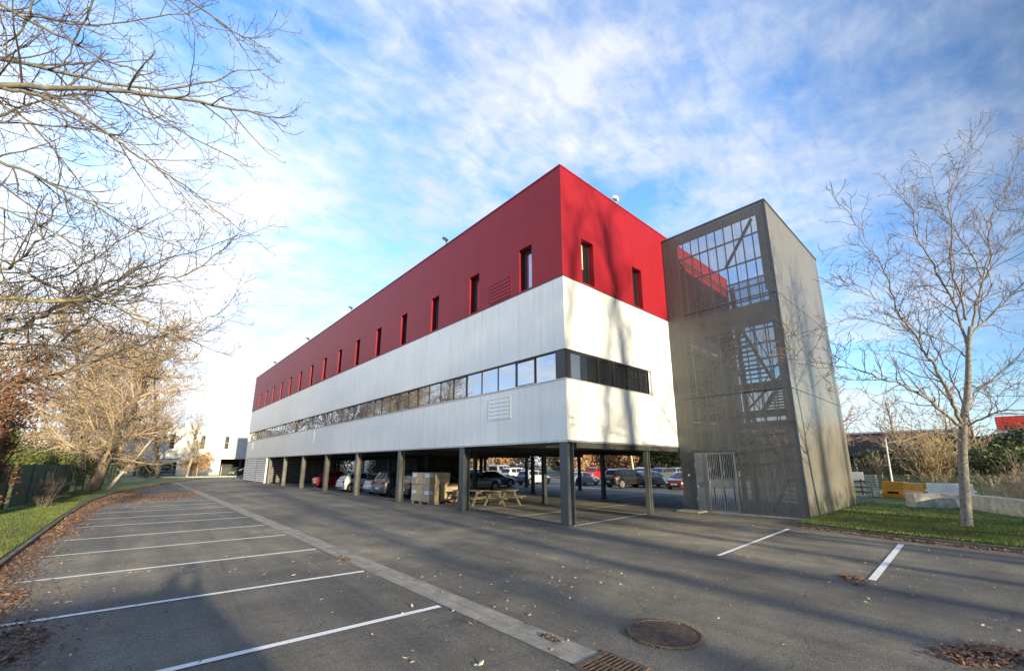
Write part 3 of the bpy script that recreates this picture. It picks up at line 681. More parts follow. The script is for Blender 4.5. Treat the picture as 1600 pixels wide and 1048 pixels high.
def make_car(label, x, y, heading, kind, colour, group, rear=True, cat='car', rimc=None, s=1.0, trimband=False, name='parked_car'):
    K = KINDS[kind]; Lc, W = K['L']*s, K['W']; RW = .31 if kind != 'suv' else .35
    root = empty(name, (x, y, 0), label, cat, heading, group)
    xf = lambda t: (t-.5)*Lc
    wt = [(0, .80), (.03, .91), (.12, .985), (.5, 1), (.85, .985), (.95, .88), (.985, .76), (1, .66)]
    wc = (.175*Lc+.0, .815*Lc)
    if kind == 'van': wc = (.2*Lc, .83*Lc)
    ts = sorted({i/44 for i in range(45)} | {.004, .01, .02, .035, .985, .993} | {(c+dx)/Lc for c in wc for dx in (-.37, -.36, -.3, -.2, -.1, 0, .1, .2, .3, .36, .37)})
    H = max(r[1] for r in K['rf'])
    def sec(t):
        sh = interp(K['sh'], t); w2 = W/2*interp(wt, t)
        zr = max(interp(K['rf'], t), sh+.025) if K['rf'][0][0] < t < K['rf'][-1][0] else sh+.025
        k = max(0, min(1, (zr-sh)/(H-sh))); wr = w2*(.90-.15*k)
        zb = K['zb']+(.08 if t < .02 or t > .985 else 0)
        for c in wc:
            dx = abs(t*Lc-c)
            if dx < .365: zb = max(zb, RW+math.sqrt(max(0, .365**2-dx*dx))*1.0)
        zm = max((zb+sh)/2+.03, zb+.05)
        return [(0, zb), (w2*.93, zb), (w2*.99, min(zb+.06, zm-.01)), (w2, zm), (w2*.99, sh-.05), (w2*.945, sh), (wr, zr-.06*k-.005), (wr*.86, zr-.012*k), (wr*.5, zr), (0, zr+.004)]
    mb = MB(); nr = None
    for t in ts:
        S = sec(t); ring = [(xf(t), p[0], p[1]) for p in S]+[(xf(t), -p[0], p[1]) for p in S[-2:0:-1]]
        nr = len(ring); mb.v += ring
    for i in range(len(ts)-1):
        for j in range(nr):
            a = i*nr+j; b = i*nr+(j+1) % nr; mb.f.append((a, b, b+nr, a+nr))
    mb.f.append(tuple(range(nr))); mb.f.append(tuple(range((len(ts)-1)*nr+nr-1, (len(ts)-1)*nr-1, -1)))
    body = mb.build('body', paint(colour), root, smooth=True, world=False)
    body.modifiers.new('es', 'EDGE_SPLIT').split_angle = R(38)
    MB().box(xf(.03), -W*.36, K['zb']-.02, xf(.97), W*.36, K['zb']+.5).build('underbody', M['under'], root, world=False)
    for (a, b) in K['win']:
        for sgn in (-1, 1):
            g_ = MB(); n = 5
            for i in range(n):
                qs = []
                for tt in (a+(b-a)*i/n, a+(b-a)*(i+1)/n):
                    S = sec(tt); p, q = S[5], S[6]
                    for kk in (.10, .90): qs.append((xf(tt), sgn*(p[0]+(q[0]-p[0])*kk+.006), p[1]+(q[1]-p[1])*kk+.003))
                g_.quad(qs[0], qs[2], qs[3], qs[1])
            g_.build('side_window', M['carglass'], root, world=False)
    for nm, (a, b) in (('windscreen', K['ws']), ('rear_window', K['rw'])):
        g_ = MB(); n = 5; up = .010; dxx = (.006 if nm == 'windscreen' else -.006)
        for i in range(n):
            P = []
            for tt in (a+(b-a)*i/n, a+(b-a)*(i+1)/n):
                S = sec(tt); P.append([(xf(tt)+dxx, q[0]*.93, q[1]+up) for q in (S[6], S[7], S[8], S[9])])
            for j in range(3):
                for sg in (1, -1):
                    f_ = lambda p: (p[0], p[1]*sg, p[2])
                    g_.quad(f_(P[0][j]), f_(P[1][j]), f_(P[1][j+1]), f_(P[0][j+1]))
        g_.build(nm, M['carglass'], root, world=False)
    for c in wc:
        for sgn in (-1, 1):
            yo = sgn*(W/2-.02); yi = sgn*(W/2-.22); cx_ = c-Lc/2
            pts = [Vector((cx_, yi, RW)), Vector((cx_, yi+sgn*.02, RW)), Vector((cx_, yo-sgn*.03, RW)), Vector((cx_, yo, RW)), Vector((cx_, yo-sgn*.015, RW))]
            ty = MB().tube(pts, [RW-.04, RW, RW, RW-.03, RW-.10], 24)
            wh = ty.build('wheel', M['tyre'], root, smooth=False, world=False)
            rm = MB(); rr = RW-.095
            for i in range(20):
                a0, a1 = 2*math.pi*i/20, 2*math.pi*(i+1)/20; yy = yo+sgn*.004
                P = lambda a, r: (cx_+r*math.cos(a), yy, RW+r*math.sin(a))
                rm.quad(P(a0, rr), P(a1, rr), P(a1, rr*.84), P(a0, rr*.84))
            for i in range(7):
                a0 = 2*math.pi*i/7; dd = .14
                P = lambda a, r, yy=yo+sgn*.006: (cx_+r*math.cos(a), yy, RW+r*math.sin(a))
                rm.quad(P(a0-dd*2.2, .045), P(a0+dd*2.2, .045), P(a0+dd, rr*.9), P(a0-dd, rr*.9))
            rm.cyl((cx_, yo-.002*sgn, RW), (cx_, yo+.012*sgn, RW), .055, 10)
            rm.build('rim', M['rim'], wh, world=False)
    # lamps, plates, mirrors, bumper inserts
    shr = interp(K['sh'], .02); wr_ = W/2*.90
    for sgn in (-1, 1):
        tl = MB(); z0, z1 = (shr-.13, shr+.0) if kind != 'van' else (.8, 1.15)
        tl.box(xf(-.002), sgn*wr_*.78, z0, xf(.03), sgn*(W/2*.915), z1); tl.build('tail_lamp', M['tail'], root, bevel=.015, world=False)
        hl = MB(); hz = interp(K['sh'], .96)
        hl.cbox((xf(.953), sgn*W/2*.68, hz-.105), (.22, .26, .13), -sgn*.45); hl.build('headlight', M['lamp'], root, bevel=.02, world=False)
        mr = MB(); tm = K['win'][-1][1]-.03; mz = interp(K['sh'], tm)+.09
        mr.cbox((xf(tm), sgn*(W/2+.06), mz), (.12, .17, .12)); mr.build('mirror', paint(colour), root, bevel=.03, world=False)
    MB().box(xf(0)-.012, -.26, .50 if kind != 'hatch' else .44, xf(0)+.02, .26, .61 if kind != 'hatch' else .55).build('number_plate', M['plate'], root, world=False)
    MB().box(xf(1)-.02, -.26, .40, xf(1)+.012, .26, .51).build('number_plate', M['plate'], root, world=False)
    MB().box(xf(0)-.008, -W*.36, .28, xf(.02), W*.36, .38).box(xf(.985), -W*.33, .24, xf(1)+.006, W*.33, .37).build('bumper_insert', M['trim'], root, world=False)
    dh = MB()
    for (a, b) in K['win'][-2:]:
        for sgn in (-1, 1): dh.box(xf(a+.015), sgn*(W/2-.02), interp(K['sh'], a)-.14, xf(a+.05), sgn*(W/2+.012), interp(K['sh'], a)-.11)
    dh.build('door_handle', M['trim'], root, world=False)
    sm = MB()       # door shut lines
    for tt in [w_[0]-.008 for w_ in K['win'][-2:]]+[K['win'][-1][1]+.012]:
        S = sec(tt)
        for sgn in (-1, 1):
            P = [(xf(tt)+dx, sgn*(p[0]+.003), p[1]) for p in S[2:6] for dx in (-.005, .005)]
            for i in range(3): sm.quad(P[2*i], P[2*i+1], P[2*i+3], P[2*i+2])
    if trimband:
        for sgn in (-1, 1): sm.box(xf(.26), sgn*(W/2-.02), .48, xf(.73), sgn*(W/2+.015), .56)
    sm.build('side_trim', M['trim'], root, world=False)
    return root
G1 = 'cars parked under the raised block'; G2 = 'cars parked beyond the raised block'
make_car('red hatchback parked under the block, farthest left past the louvred store', 3.1, 30.6, 0, 'hatch', (.42, .015, .02), G1)
make_car('white hatchback with black side strip parked under the block beside the red one', 2.55, 23.05, 0, 'hatch', (.72, .73, .74), G1, trimband=True)
make_car('silver hatchback parked between the white hatchback and the blue grey SUV', 3.0, 19.0, 0, 'hatch', (.50, .54, .60), G1)
make_car('dark blue grey SUV seen from behind, next to a column left of the cartons', 2.9, 16.45, 0, 'suv', (.045, .06, .085), G1)
make_car('black SUV standing behind the pallet of cartons', 3.4, 14.0, 0, 'suv', (.012, .012, .014), G1)
make_car('olive grey saloon behind the picnic tables, nose to the right', 9.4, 18.0, 0, 'sedan', (.17, .19, .16), G1)
make_car('black saloon in shade under the block beyond the olive grey one', 13.6, 20.9, 0, 'sedan', (.015, .015, .018), G1)
make_car('silver blue compact with bright wheels seen just left of the near corner column', 20.6, 22.6, 0, 'hatch', (.50, .56, .64), G2)
make_car('white crossover parked beyond the black saloon', 22.6, 27.2, 0, 'suv', (.70, .72, .76), G2)
make_car('silver people carrier standing tallest in the far row', 27.5, 36.0, R(20), 'van', (.42, .46, .54), G2)
make_car('pale blue white compact at the left end of the far row', 26.4, 40.2, R(20), 'hatch', (.62, .66, .70), G2)
make_car('silver coupe seen side on right of the near corner column', 23.1, 18.3, 0, 'coupe', (.30, .34, .40), G2)
make_car('black boxy hatchback under the far edge, tail lamp towards us', 22.7, 12.6, R(-15), 'suv', (.014, .012, .013), G2)
make_car('dark blue small car nosing out beside the black boxy hatchback', 25.3, 11.7, R(-22), 'hatch', (.05, .09, .14), G2)
make_car('bright red estate in the far row behind the black boxy hatchback', 37, 27.6, R(200), 'suv', (.55, .02, .03), G2)
make_car('white hatchback in the far row behind the front column of the end wall', 40.5, 25.3, R(190), 'hatch', (.75, .76, .78), G2)
make_car('white crossover in the far row beside the grey off-roader', 39.5, 21.6, R(190), 'suv', (.72, .74, .78), G2)
make_car('dark grey off-roader in the far row close to the stair tower', 36.6, 17.3, R(180), 'suv', (.10, .115, .13), G2)
make_car('grey blue estate in the far row right behind the off-roader', 42.5, 18.6, R(180), 'suv', (.26, .30, .36), G2)
make_car('red car at the edge of the stair tower, mostly hidden', 23.6, 7.7, R(180), 'hatch', (.20, .012, .012), G2)
make_car('black car parked before the white building at the far end of the lot', 4.6, 84, R(188), 'sedan', (.025, .028, .03), None)
make_car('blue car far off among the left trees', -5.4, 104, R(10), 'hatch', (.12, .22, .42), None)
make_car('silver car far off between left tree trunks', -.6, 106, R(10), 'sedan', (.5, .53, .56), None)
make_car('white estate parked behind the photographer in a stall', -12.0, -11.8, 0, 'van', (.70, .71, .72), None)

# ------------------------------------------------------------------ cartons on pallets
def pallet(name, x, y, wx, wy, label, m, h=.14):
    r = empty(name, (x, y, 0), label, 'pallet')
    t = MB(); n = 6
    for i in range(n): t.box(x+wx*i/n+.01, y, h-.02, x+wx*(i+1)/n-.03, y+wy, h)
    t.build('deck', m, r)
    for i in range(3): MB().box(x+.02, y+wy*i/2*.86+.005, .0, x+wx-.02, y+wy*i/2*.86+.1, h-.021).build('runner', m, r)
    return r
pallet('wooden_pallet', .42, 9.75, .70, 1.95, 'wooden pallet under the taller stack of cartons', M['pallet'])
pallet('red_pallet', 1.18, 9.85, 1.12, 1.2, 'low red edged pallet under the shorter stack of cartons', M['redplastic'])
def carton(x0, y0, z0, dx, dy, dz, label, m, lab=None, rz=0):
    r = empty('carton', (x0+dx/2, y0+dy/2, z0), label, 'carton', rz, 'cartons stacked under the block')
    MB().box(-dx/2, -dy/2, 0, dx/2, dy/2, dz).build('box', m, r, bevel=.008, world=False)
    MB().box(-.03, -dy/2-.003, 0.01, .03, -dy/2+.0, dz-.01).box(-dx/2, -.03, dz, dx/2, .03, dz+.003).build('tape', simple('brown_tape', (.55, .43, .28), .3) if 'tp' not in M else M['tp'], r, world=False)
    if lab: MB().box(-dx/2-.004, -dy/2+.05, dz*.2, -dx/2, dy/2-.08, dz*.85).box(-dx/2+.03, -dy/2-.005, dz*.25, -dx/2+.2, -dy/2-.001, dz*.8).build('paper_label', M['tape'], r, world=False)
M['tp'] = simple('brown_tape', (.55, .43, .28), .3)
dz = .285
rows = ['lowest', 'second lowest', 'middle', 'second highest', 'topmost']
for k in range(5):
    z = .142+k*(dz+.004); sh = -.05 if k == 3 else 0
    for i in range(1 if k < 3 else 2):
        for j in range(3):
            side = ('nearest the camera', 'in the middle', 'farthest from the camera')[j] + (', on the left column' if (i == 0 and k >= 3) else ', on the right column' if i else '')
            carton(.46+i*.64+sh+rng.uniform(-.01, .01), 9.78+j*.635+sh, z, .60, .61, dz, f'brown carton of the {rows[k]} layer, {side}',
                   M['card'] if (i+j+k) % 2 else M['card2'], lab=(i == 0 and k in (1, 4) and j != 1), rz=rng.uniform(-.02, .02))
for k in range(3):
    z = .142+k*(dz+.004)
    for i in range(2):
        for j in range(2):
            side = ('front left', 'front right', 'back left', 'back right')[i+2*j]
            carton(1.20+i*.55, 9.88+j*.58, z, .53, .56, dz, f'pale carton, {side} one of the {["bottom", "middle", "top"][k]} layer in the shorter stack', M['card2'], rz=rng.uniform(-.02, .02))

# ------------------------------------------------------------------ picnic tables
def picnic(x, y, rz, label, Lt=1.8):
    r = empty('picnic_table', (x, y, 0), label, 'picnic table', rz, 'picnic tables under the block')
    t = MB()
    for i in range(5): t.box(-Lt/2, -.36+i*.146, .70, Lt/2, -.36+i*.146+.135, .74)
    t.build('tabletop', M['wood'], r, world=False)
    for s in (-1, 1):
        b = MB()
        for i in range(2): b.box(-Lt/2, s*(.62+i*.13)-.06, .42, Lt/2, s*(.62+i*.13)+.06, .455)
        b.build('bench', M['wood'], r, world=False)
    for e in (-1, 1):
        for s in (-1, 1): MB().bar((e*(Lt/2-.28), s*.22, .695), (e*(Lt/2-.28), s*.66, 0), .045, .11, up=(1, 0, 0)).build('leg', M['wood'], r, world=False)
        MB().box(e*(Lt/2-.31), -.76, .33, e*(Lt/2-.235), .76, .418).box(e*(Lt/2-.31), -.36, .61, e*(Lt/2-.235), .36, .698).build('cross_rail', M['wood'], r, world=False)
picnic(3.1, 7.1, R(12), 'weathered picnic table with splayed legs, the right one of two behind the near column')
picnic(2.0, 8.3, R(105), 'weathered picnic table seen end on, left of the other beside the column')

# ------------------------------------------------------------------ manhole, drain
mh = empty('manhole_cover', (-5.97, -6.62, 0), 'round rusty manhole cover ringed with moss in the asphalt', 'manhole cover')
c = MB().disc((-5.97, -6.62), .40, .014, 40); c.v = c.v
co = c.build('cover', M['rust'], mh)
rb = MB()
for i in range(-9, 10):
    yy = i*.04; hw = math.sqrt(max(0, .37**2-yy*yy))
    if hw > .03: rb.box(-5.97-hw, -6.62+yy-.011, .014, -5.97+hw, -6.62+yy+.011, .020)
rb.build('rib', M['rust'], co)
rg = MB(); pts = [Vector((-5.97+.42*math.cos(a), -6.62+.42*math.sin(a), .010)) for a in [2*math.pi*i/40 for i in range(41)]]
rg.tube(pts, [.018]*41, 6); rg.build('rim_ring', M['rust'], mh, smooth=True)
ms = MB()
for i in range(1400):
    a = rng.uniform(0, 2*math.pi); r_ = .44+rng.gauss(0, .022)+.018*math.sin(3*a+1)
    if math.sin(a*2.3+1.1)+rng.uniform(-.8, .8) < -.2: continue
    p = Vector((-5.97+r_*math.cos(a), -6.62+r_*math.sin(a), .004)); s_ = rng.uniform(.008, .018); b = rng.uniform(0, 6.3)
    ms.tri(p, p+Vector((math.cos(b)*s_, math.sin(b)*s_, .004)), p+Vector((rng.uniform(-.01, .01), rng.uniform(-.01, .01), s_*1.1)))
tag(ms.build('moss', M['moss']), kind='stuff', label='green moss tufts growing round the manhole cover')
dg = empty('drain_grate', (-7.18, -6.72, 0), 'rusty square cast iron drain grate at the end of the gutter', 'drain grate')
x0, y0, x1, y1 = -7.44, -6.98, -6.90, -6.44
MB().box(x0, y0, 0, x0+.04, y1, .016).box(x1-.04, y0, 0, x1, y1, .016).box(x0+.04, y0, 0, x1-.04, y0+.04, .016).box(x0+.04, y1-.04, 0, x1-.04, y1, .016).build('frame', M['rust'], dg, bevel=.003)
MB().box(x0+.04, y0+.04, .0005, x1-.04, y1-.04, .002).build('shaft', M['hole'], dg)
q = MB()
for i in range(9): yy = y0+.06+i*.052; q.box(x0+.04, yy, .004, x1-.04, yy+.022, .015)
q.box(-7.185, y0+.04, .0045, -7.155, y1-.04, .0165); q.build('bar', M['rust'], dg)

# ------------------------------------------------------------------ leaves on the ground
def leafquad(mb, x, y, z, s, r=rng, tilt=.5):
    a = r.uniform(0, 6.28); t = Vector((math.cos(a), math.sin(a), r.uniform(-tilt, tilt)*.6)); n = Vector((-math.sin(a), math.cos(a), r.uniform(-tilt, tilt)))
    p = Vector((x, y, z)); k = s*r.uniform(.4, .65)
    u1 = p-t*s*.5; u2 = p+n*k*.5+Vector((0, 0, s*.1)); u3 = p+t*s*.5+Vector((0, 0, r.uniform(0, s*.35))); u4 = p-n*k*.5
    for q in (u1, u2, u3, u4): q.z = max(q.z, .010 if z < .1 else .12)
    mb.quad(u1, u2, u3, u4)
lf = MB()
for i in range(17000):
    y = -8+rng.random()**1.25*60
    edge = -12.72 if y < 14 else interp([(14, -12.72), (24, -12.5), (34.5, -11.4), (50, -8), (66, -3.5)], y)
    wd = .40 if y > 3 else .40+(3-y)*.10
    if 18 < y < 34: wd += .9*math.sin((y-18)/16*math.pi)
    n_ = mnoise.noise(Vector((y*.9, 3.1, 0)))*.35
    x = edge+abs(rng.gauss(0, wd*(.75+n_)))
    if x > -7.6: continue
    sz = .055 if y < 8 else .09
    leafquad(lf, x, y, .015+rng.random()*.03, rng.uniform(.6, 1.3)*sz)
for i in range(2600):   # drift across the stalls in the distance
    x = rng.uniform(-11.5, -7.4); y = 26+rng.gauss(0, 2.2)+(x+9)*.8
    leafquad(lf, x, y, .015, rng.uniform(.06, .12))
for i in range(5200):   # along the right kerb
    y = rng.uniform(-13, -5.05); ex = interp([(-40, 5.0), (-10, 4.72), (-7.5, 5.04), (-5, 5.7)], y)
    dens = .35+.65*math.exp(-((y+7.9)/1.0)**2)
    if rng.random() > dens: continue
    leafquad(lf, ex-.03-abs(rng.gauss(0, .16)), y, .012+rng.random()*.02, rng.uniform(.04, .075))
def pile(cx_, cy_, rx, ry, n, h, rot=0, s=.06):
    for i in range(n//3):
        a = rng.uniform(0, 6.28); r_ = .8+abs(rng.gauss(0, .35)); X_, Y_ = rx*r_*math.cos(a), ry*r_*math.sin(a)
        leafquad(lf, cx_+X_*math.cos(rot)-Y_*math.sin(rot), cy_+X_*math.sin(rot)+Y_*math.cos(rot), .012, s*rng.uniform(.5, 1.1), tilt=.3)
    for i in range(n):
        a = rng.uniform(0, 6.28); r_ = math.sqrt(rng.random()); r_ = r_*(1+.25*math.sin(3*a+cx_))
        X_, Y_ = rx*r_*math.cos(a), ry*r_*math.sin(a)
        leafquad(lf, cx_+X_*math.cos(rot)-Y_*math.sin(rot), cy_+X_*math.sin(rot)+Y_*math.cos(rot), .012+rng.random()*h*max(0, 1-r_), s*rng.uniform(.5, 1.3), tilt=.55)
pile(-1.2, -7.62, .30, .16, 300, .04, R(20)); pile(-3.95, -9.2, .48, .24, 620, .03, R(-35), .075); pile(-7.1, -5.8, .14, .06, 60, .03, R(80), .05); pile(-7.35, .1, .1, .3, 60, .02)
pile(-12.45, .2, .35, 1.3, 1300, .03, 0, .055); pile(-12.25, -2.2, .62, 1.3, 3800, .035, 0, .05)
for i in range(420):
    y = rng.uniform(-13, -5.2); leafquad(lf, 5.2+abs(rng.gauss(0, 2.6)), y, .15, rng.uniform(.04, .08))
for i in range(700):
    leafquad(lf, -12.95-abs(rng.gauss(0, .9)), rng.uniform(0, 34), .15, rng.uniform(.04, .08))
tag(lf.build('leaf_litter', M['litter']), kind='stuff', label='drifts of brown fallen leaves along kerbs and in small heaps')
sl = MB()
for i in range(2700):
    x = rng.uniform(-12.3, 5); y = rng.choice((rng.uniform(-10, 3), rng.uniform(-10, 18)))
    if mnoise.noise(Vector((x*.35, y*.35, 5)))+rng.uniform(-.3, .4) < .0: continue
    leafquad(sl, x, y, .012, rng.uniform(.022, .06) if rng.random() < .85 else rng.uniform(.06, .09), tilt=.12)
tag(sl.build('scattered_leaves', simple('pale_dry_leaf', (.72, .66, .54), .7, scale=5, c2=(.30, .18, .09))), kind='stuff', label='single pale leaves scattered over the asphalt')

# ------------------------------------------------------------------ grass blades
def blades(name, f, n, h, label):
    b = MB()
    for i in range(n):
        x, y = f(); a = rng.uniform(0, 6.28); hh = h*rng.uniform(.5, 1.3); wd = .007+.0025*abs(x-CAM.x)/6
        p = Vector((x, y, .098)); t = Vector((math.cos(a), math.sin(a), 0))*wd
        b.tri(p-t, p+t, p+Vector((rng.gauss(0, hh*.35), rng.gauss(0, hh*.35), hh)))
    return tag(b.build(name, M['grass']), kind='stuff', label=label)
def fr_():
    while True:
        y = rng.uniform(-13, -4.2); ex = interp([(-13, 4.85), (-10, 4.8), (-7.5, 5.15), (-5, 5.8)], y)
        x = ex+rng.expovariate(1/3.6)
        if x > 18.5 or (y > -4.95 and x < 16.3): continue
        return x, y
blades('lawn_grass', fr_, 46000, .06, 'short green grass of the right lawn')
blades('lawn_grass', lambda: (-12.86-rng.expovariate(1/1.6), 1+rng.random()**1.6*36), 30000, .06, 'short green grass of the left verge')

# ------------------------------------------------------------------ trees
def wander(rg_, a, b, c): return Vector((rg_.gauss(0, a), rg_.gauss(0, b), rg_.gauss(0, c)))
def grow(mb, rg_, p, d_, length, r, lvl, P):
    """recursive bare branch; P: dict of lists per level"""
    n = P['seg'][lvl]; pts = [p.copy()]; rad = [r]; dd = d_.normalized(); step = length/n; wob = P['wob'][lvl]
    for i in range(n):
        t = (i+1)/n
        dd = (dd+wander(rg_, wob, wob, wob)+Vector((0, 0, P['trop'][lvl](t)))).normalized()
        p = p+dd*step*rg_.uniform(.85, 1.15); pts.append(p); rad.append(max(P['rmin'], r*(1-t*(1-P['tip']))))
    mb[0 if lvl < P['split'] else 1].tube(pts, rad, P['sides'][lvl], cap=False)
    if P.get('leaf') and lvl >= P['leaf'][0]:
        for q in pts[1:]:
            if rg_.random() < P['leaf'][1]:
                leafy(mb[2], rg_, q, P['leaf'][2])
    if lvl < P['max']:
        kids(mb, rg_, pts, rad, length, lvl, P, P['from'][lvl])
def kids(mb, rg_, pts, rad, length, lvl, P, t0=.2, dens=1.):
    nk = max(1, int(length*P['dens'][lvl]*dens*rg_.uniform(.8, 1.2)+rg_.random())); nseg = len(pts)-1; ph = rg_.uniform(0, 6.28)
    for k in range(nk):
        t = t0+(1-t0)*(k+rg_.random())/nk; f = t*nseg; i = min(int(f), nseg-1); q = pts[i].lerp(pts[i+1], f-i)
        ax = (pts[i+1]-pts[i]).normalized(); ph += 2.4+rg_.uniform(-.5, .5)
        o = ax.orthogonal().normalized(); o.rotate(Quaternion(ax, ph))
        ang = R(rg_.uniform(*P['ang'][lvl]))
        dn = ax*math.cos(ang)+o*math.sin(ang)
        if P.get('flat'): dn.z *= P['flat']
        dn.z += P['lift'][lvl]
        ln = P['len'][lvl+1]*rg_.uniform(.55, 1.25)*(1-.55*t)*P.get('scale', 1)
        rr = max(P['rmin'], min(rad[i]*.62, P['rad'][lvl+1]*rg_.uniform(.8, 1.2)*(1-.3*t)))
        grow(mb, rg_, q, dn, ln, rr, lvl+1, P)
def leafy(mb, rg_, q, s):
    n = Vector((rg_.gauss(0, 1), rg_.gauss(0, 1), rg_.gauss(0, 1))).normalized(); a = n.orthogonal().normalized()*s*rg_.uniform(.6, 1.2); b = n.cross(a).normalized()*s*.5
    c = q+Vector((rg_.gauss(0, s*.8), rg_.gauss(0, s*.8), rg_.gauss(0, s*.6)))
    mb.quad(c-a, c-b, c+a, c+b)
def smooth_path(pts, k=4):
    out = []; n = len(pts)
    for i in range(n-1):
        p0, p1, p2, p3 = pts[max(i-1, 0)], pts[i], pts[i+1], pts[min(i+2, n-1)]
        for j in range(k):
            t = j/k; out.append(.5*((2*p1)+(-p0+p2)*t+(2*p0-5*p1+4*p2-p3)*t*t+(-p0+3*p1-3*p2+p3)*t**3))
    out.append(pts[-1]); return out
def limb(mb, rg_, pts, r0, r1, P, lvl=0, t0=.1, dens=1., sides=8, k=4, jit=.012):
    sp = smooth_path(pts, k); sp = [q+(wander(rg_, jit, jit, jit) if 0 < i < len(sp)-1 else Vector()) for i, q in enumerate(sp)]
    n = len(sp)-1; rad = [r0+(r1-r0)*(i/n)**.8 for i in range(n+1)]
    mb[0].tube(sp, rad, sides)
    L_ = sum((a-b).length for a, b in zip(sp, sp[1:]))
    kids(mb, rg_, sp, rad, L_, lvl, P, t0, dens)
    # a leading shoot continues the limb
    grow(mb, rg_, sp[-1], sp[-1]-sp[-2], P['len'][lvl+1]*P.get('lead', .8), r1, min(lvl+1, P['max']), P)
    return sp
def finish(root, mb, m_trunk, m_crown, m_leaf=None):
    mb[0].build('trunk', m_trunk, root, smooth=True)
    c = mb[1].build('crown', m_crown, root, smooth=True)
    if m_leaf and len(mb) > 2 and mb[2].v: mb[2].build('leaves', m_leaf, c)

# --- near left ash tree reaching over the frame
ash = empty('bare_tree', (-17.2, -2.4, .1), 'large bare tree leaning in from the left, its limbs with upturned twigs across the sky', 'tree')
rg_ = random.Random(11); mb = [MB(), MB(), MB()]
PA = dict(lead=.35, seg=[6, 7, 5, 4], wob=[.05, .10, .12, .16], trop=[lambda t: 0, lambda t: -.10+.26*t, lambda t: -.10+.36*t, lambda t: .03+.18*t], rmin=.0038, tip=.35, sides=[8, 5, 4, 3],
          split=1, max=3, dens=[3.2, 4.4, 5.6], ang=[(30, 60), (30, 60), (30, 65)], lift=[-.05, .0, .08], len=[0, 1.45, .62, .24], rad=[0, .018, .0085, .005], **{'from': [.1, .18, .25]})
base = Vector((-17.2, -2.4, 0)); crotch = Vector((-16.8, -1.9, 4.2))
limb(mb, rg_, [base, base+Vector((.1, .1, 1.5)), crotch, Vector((-16.6, -1.7, 7)), Vector((-16.2, -1.6, 10)), Vector((-15.8, -1.8, 13))], .34, .09, PA, t0=.65, dens=.5, sides=12)
def px(lst): return [at(*q) for q in lst]
LA = [
 (px([(-70, 128, 6.2), (0, 133, 6.3), (90, 137, 6.5), (200, 143, 6.8), (290, 157, 7.1), (370, 170, 7.4), (425, 183, 7.6)]), .052, .012, 5.2),
 (px([(-60, 78, 6.8), (0, 92, 6.9), (80, 108, 7.1), (160, 128, 7.3), (250, 140, 7.6), (320, 130, 7.9), (365, 112, 8.1)]), .040, .010, 5.8),
 (px([(-60, -30, 7.0), (30, 25, 7.2), (100, 60, 7.4), (160, 92, 7.6), (215, 112, 7.8), (260, 150, 8.0)]), .030, .010, 7.0),
 (px([(-60, 125, 5.8), (20, 140, 6.0), (80, 158, 6.2), (140, 188, 6.4), (190, 225, 6.6), (240, 262, 6.8), (290, 290, 7.0), (345, 335, 7.2)]), .028, .009, 5.2),
 (px([(-60, 235, 6.4), (0, 254, 6.5), (60, 275, 6.7), (120, 308, 6.9), (170, 335, 7.1), (215, 362, 7.3), (280, 385, 7.5)]), .032, .009, 4.2),
 (px([(-50, 120, 7.4), (10, 160, 7.5), (60, 205, 7.6), (110, 265, 7.8), (150, 320, 8.0), (180, 370, 8.1)]), .018, .008, 5.0),
 (px([(180, -60, 7.0), (270, -15, 7.1), (330, 25, 7.3), (368, 52, 7.5), (392, 62, 7.6)]), .020, .008, 8.0),
 (px([(60, -60, 7.4), (55, -10, 7.4), (40, 35, 7.5), (15, 65, 7.6), (-15, 78, 7.7)]), .022, .012, 8.0),
 (px([(150, -60, 7.7), (145, 0, 7.8), (120, 55, 8.0), (100, 110, 8.2), (92, 160, 8.4)]), .020, .009, 8.0),
 (px([(-40, 200, 8.4), (30, 170, 8.5), (90, 150, 8.7), (150, 150, 9.0), (230, 175, 9.2), (300, 215, 9.4), (370, 250, 9.6)]), .026, .010, 5.2),
 (px([(-60, 300, 7.4), (0, 325, 7.5), (60, 350, 7.7), (120, 385, 7.9), (190, 420, 8.2)]), .022, .009, 4.2),
 (px([(-60, 10, 8.4), (40, 20, 8.6), (130, 40, 8.8), (220, 30, 9.0), (300, 20, 9.2)]), .024, .010, 7.5),
 (px([(-40, 190, 7.8), (60, 195, 7.9), (150, 205, 8.1), (220, 235, 8.3), (270, 290, 8.5), (310, 335, 8.7)]), .018, .008, 5.0)]
for i, (pts, r0, r1, zj) in enumerate(LA):
    tr = Vector((-16.75+rg_.uniform(-.1, .1), -1.8, zj)); mid = tr.lerp(pts[0], .5)+Vector((0, 0, .25))
    mb[0].tube(smooth_path([tr, mid, pts[0]], 5), [r0*1.5-(r0*.5)*q/10 for q in range(11)], 8)
    PA['scale'] = 1.0
    limb(mb, rg_, pts, r0, r1, PA, t0=.0, dens=1.25)
finish(ash, mb, M['bark'], M['twig'])
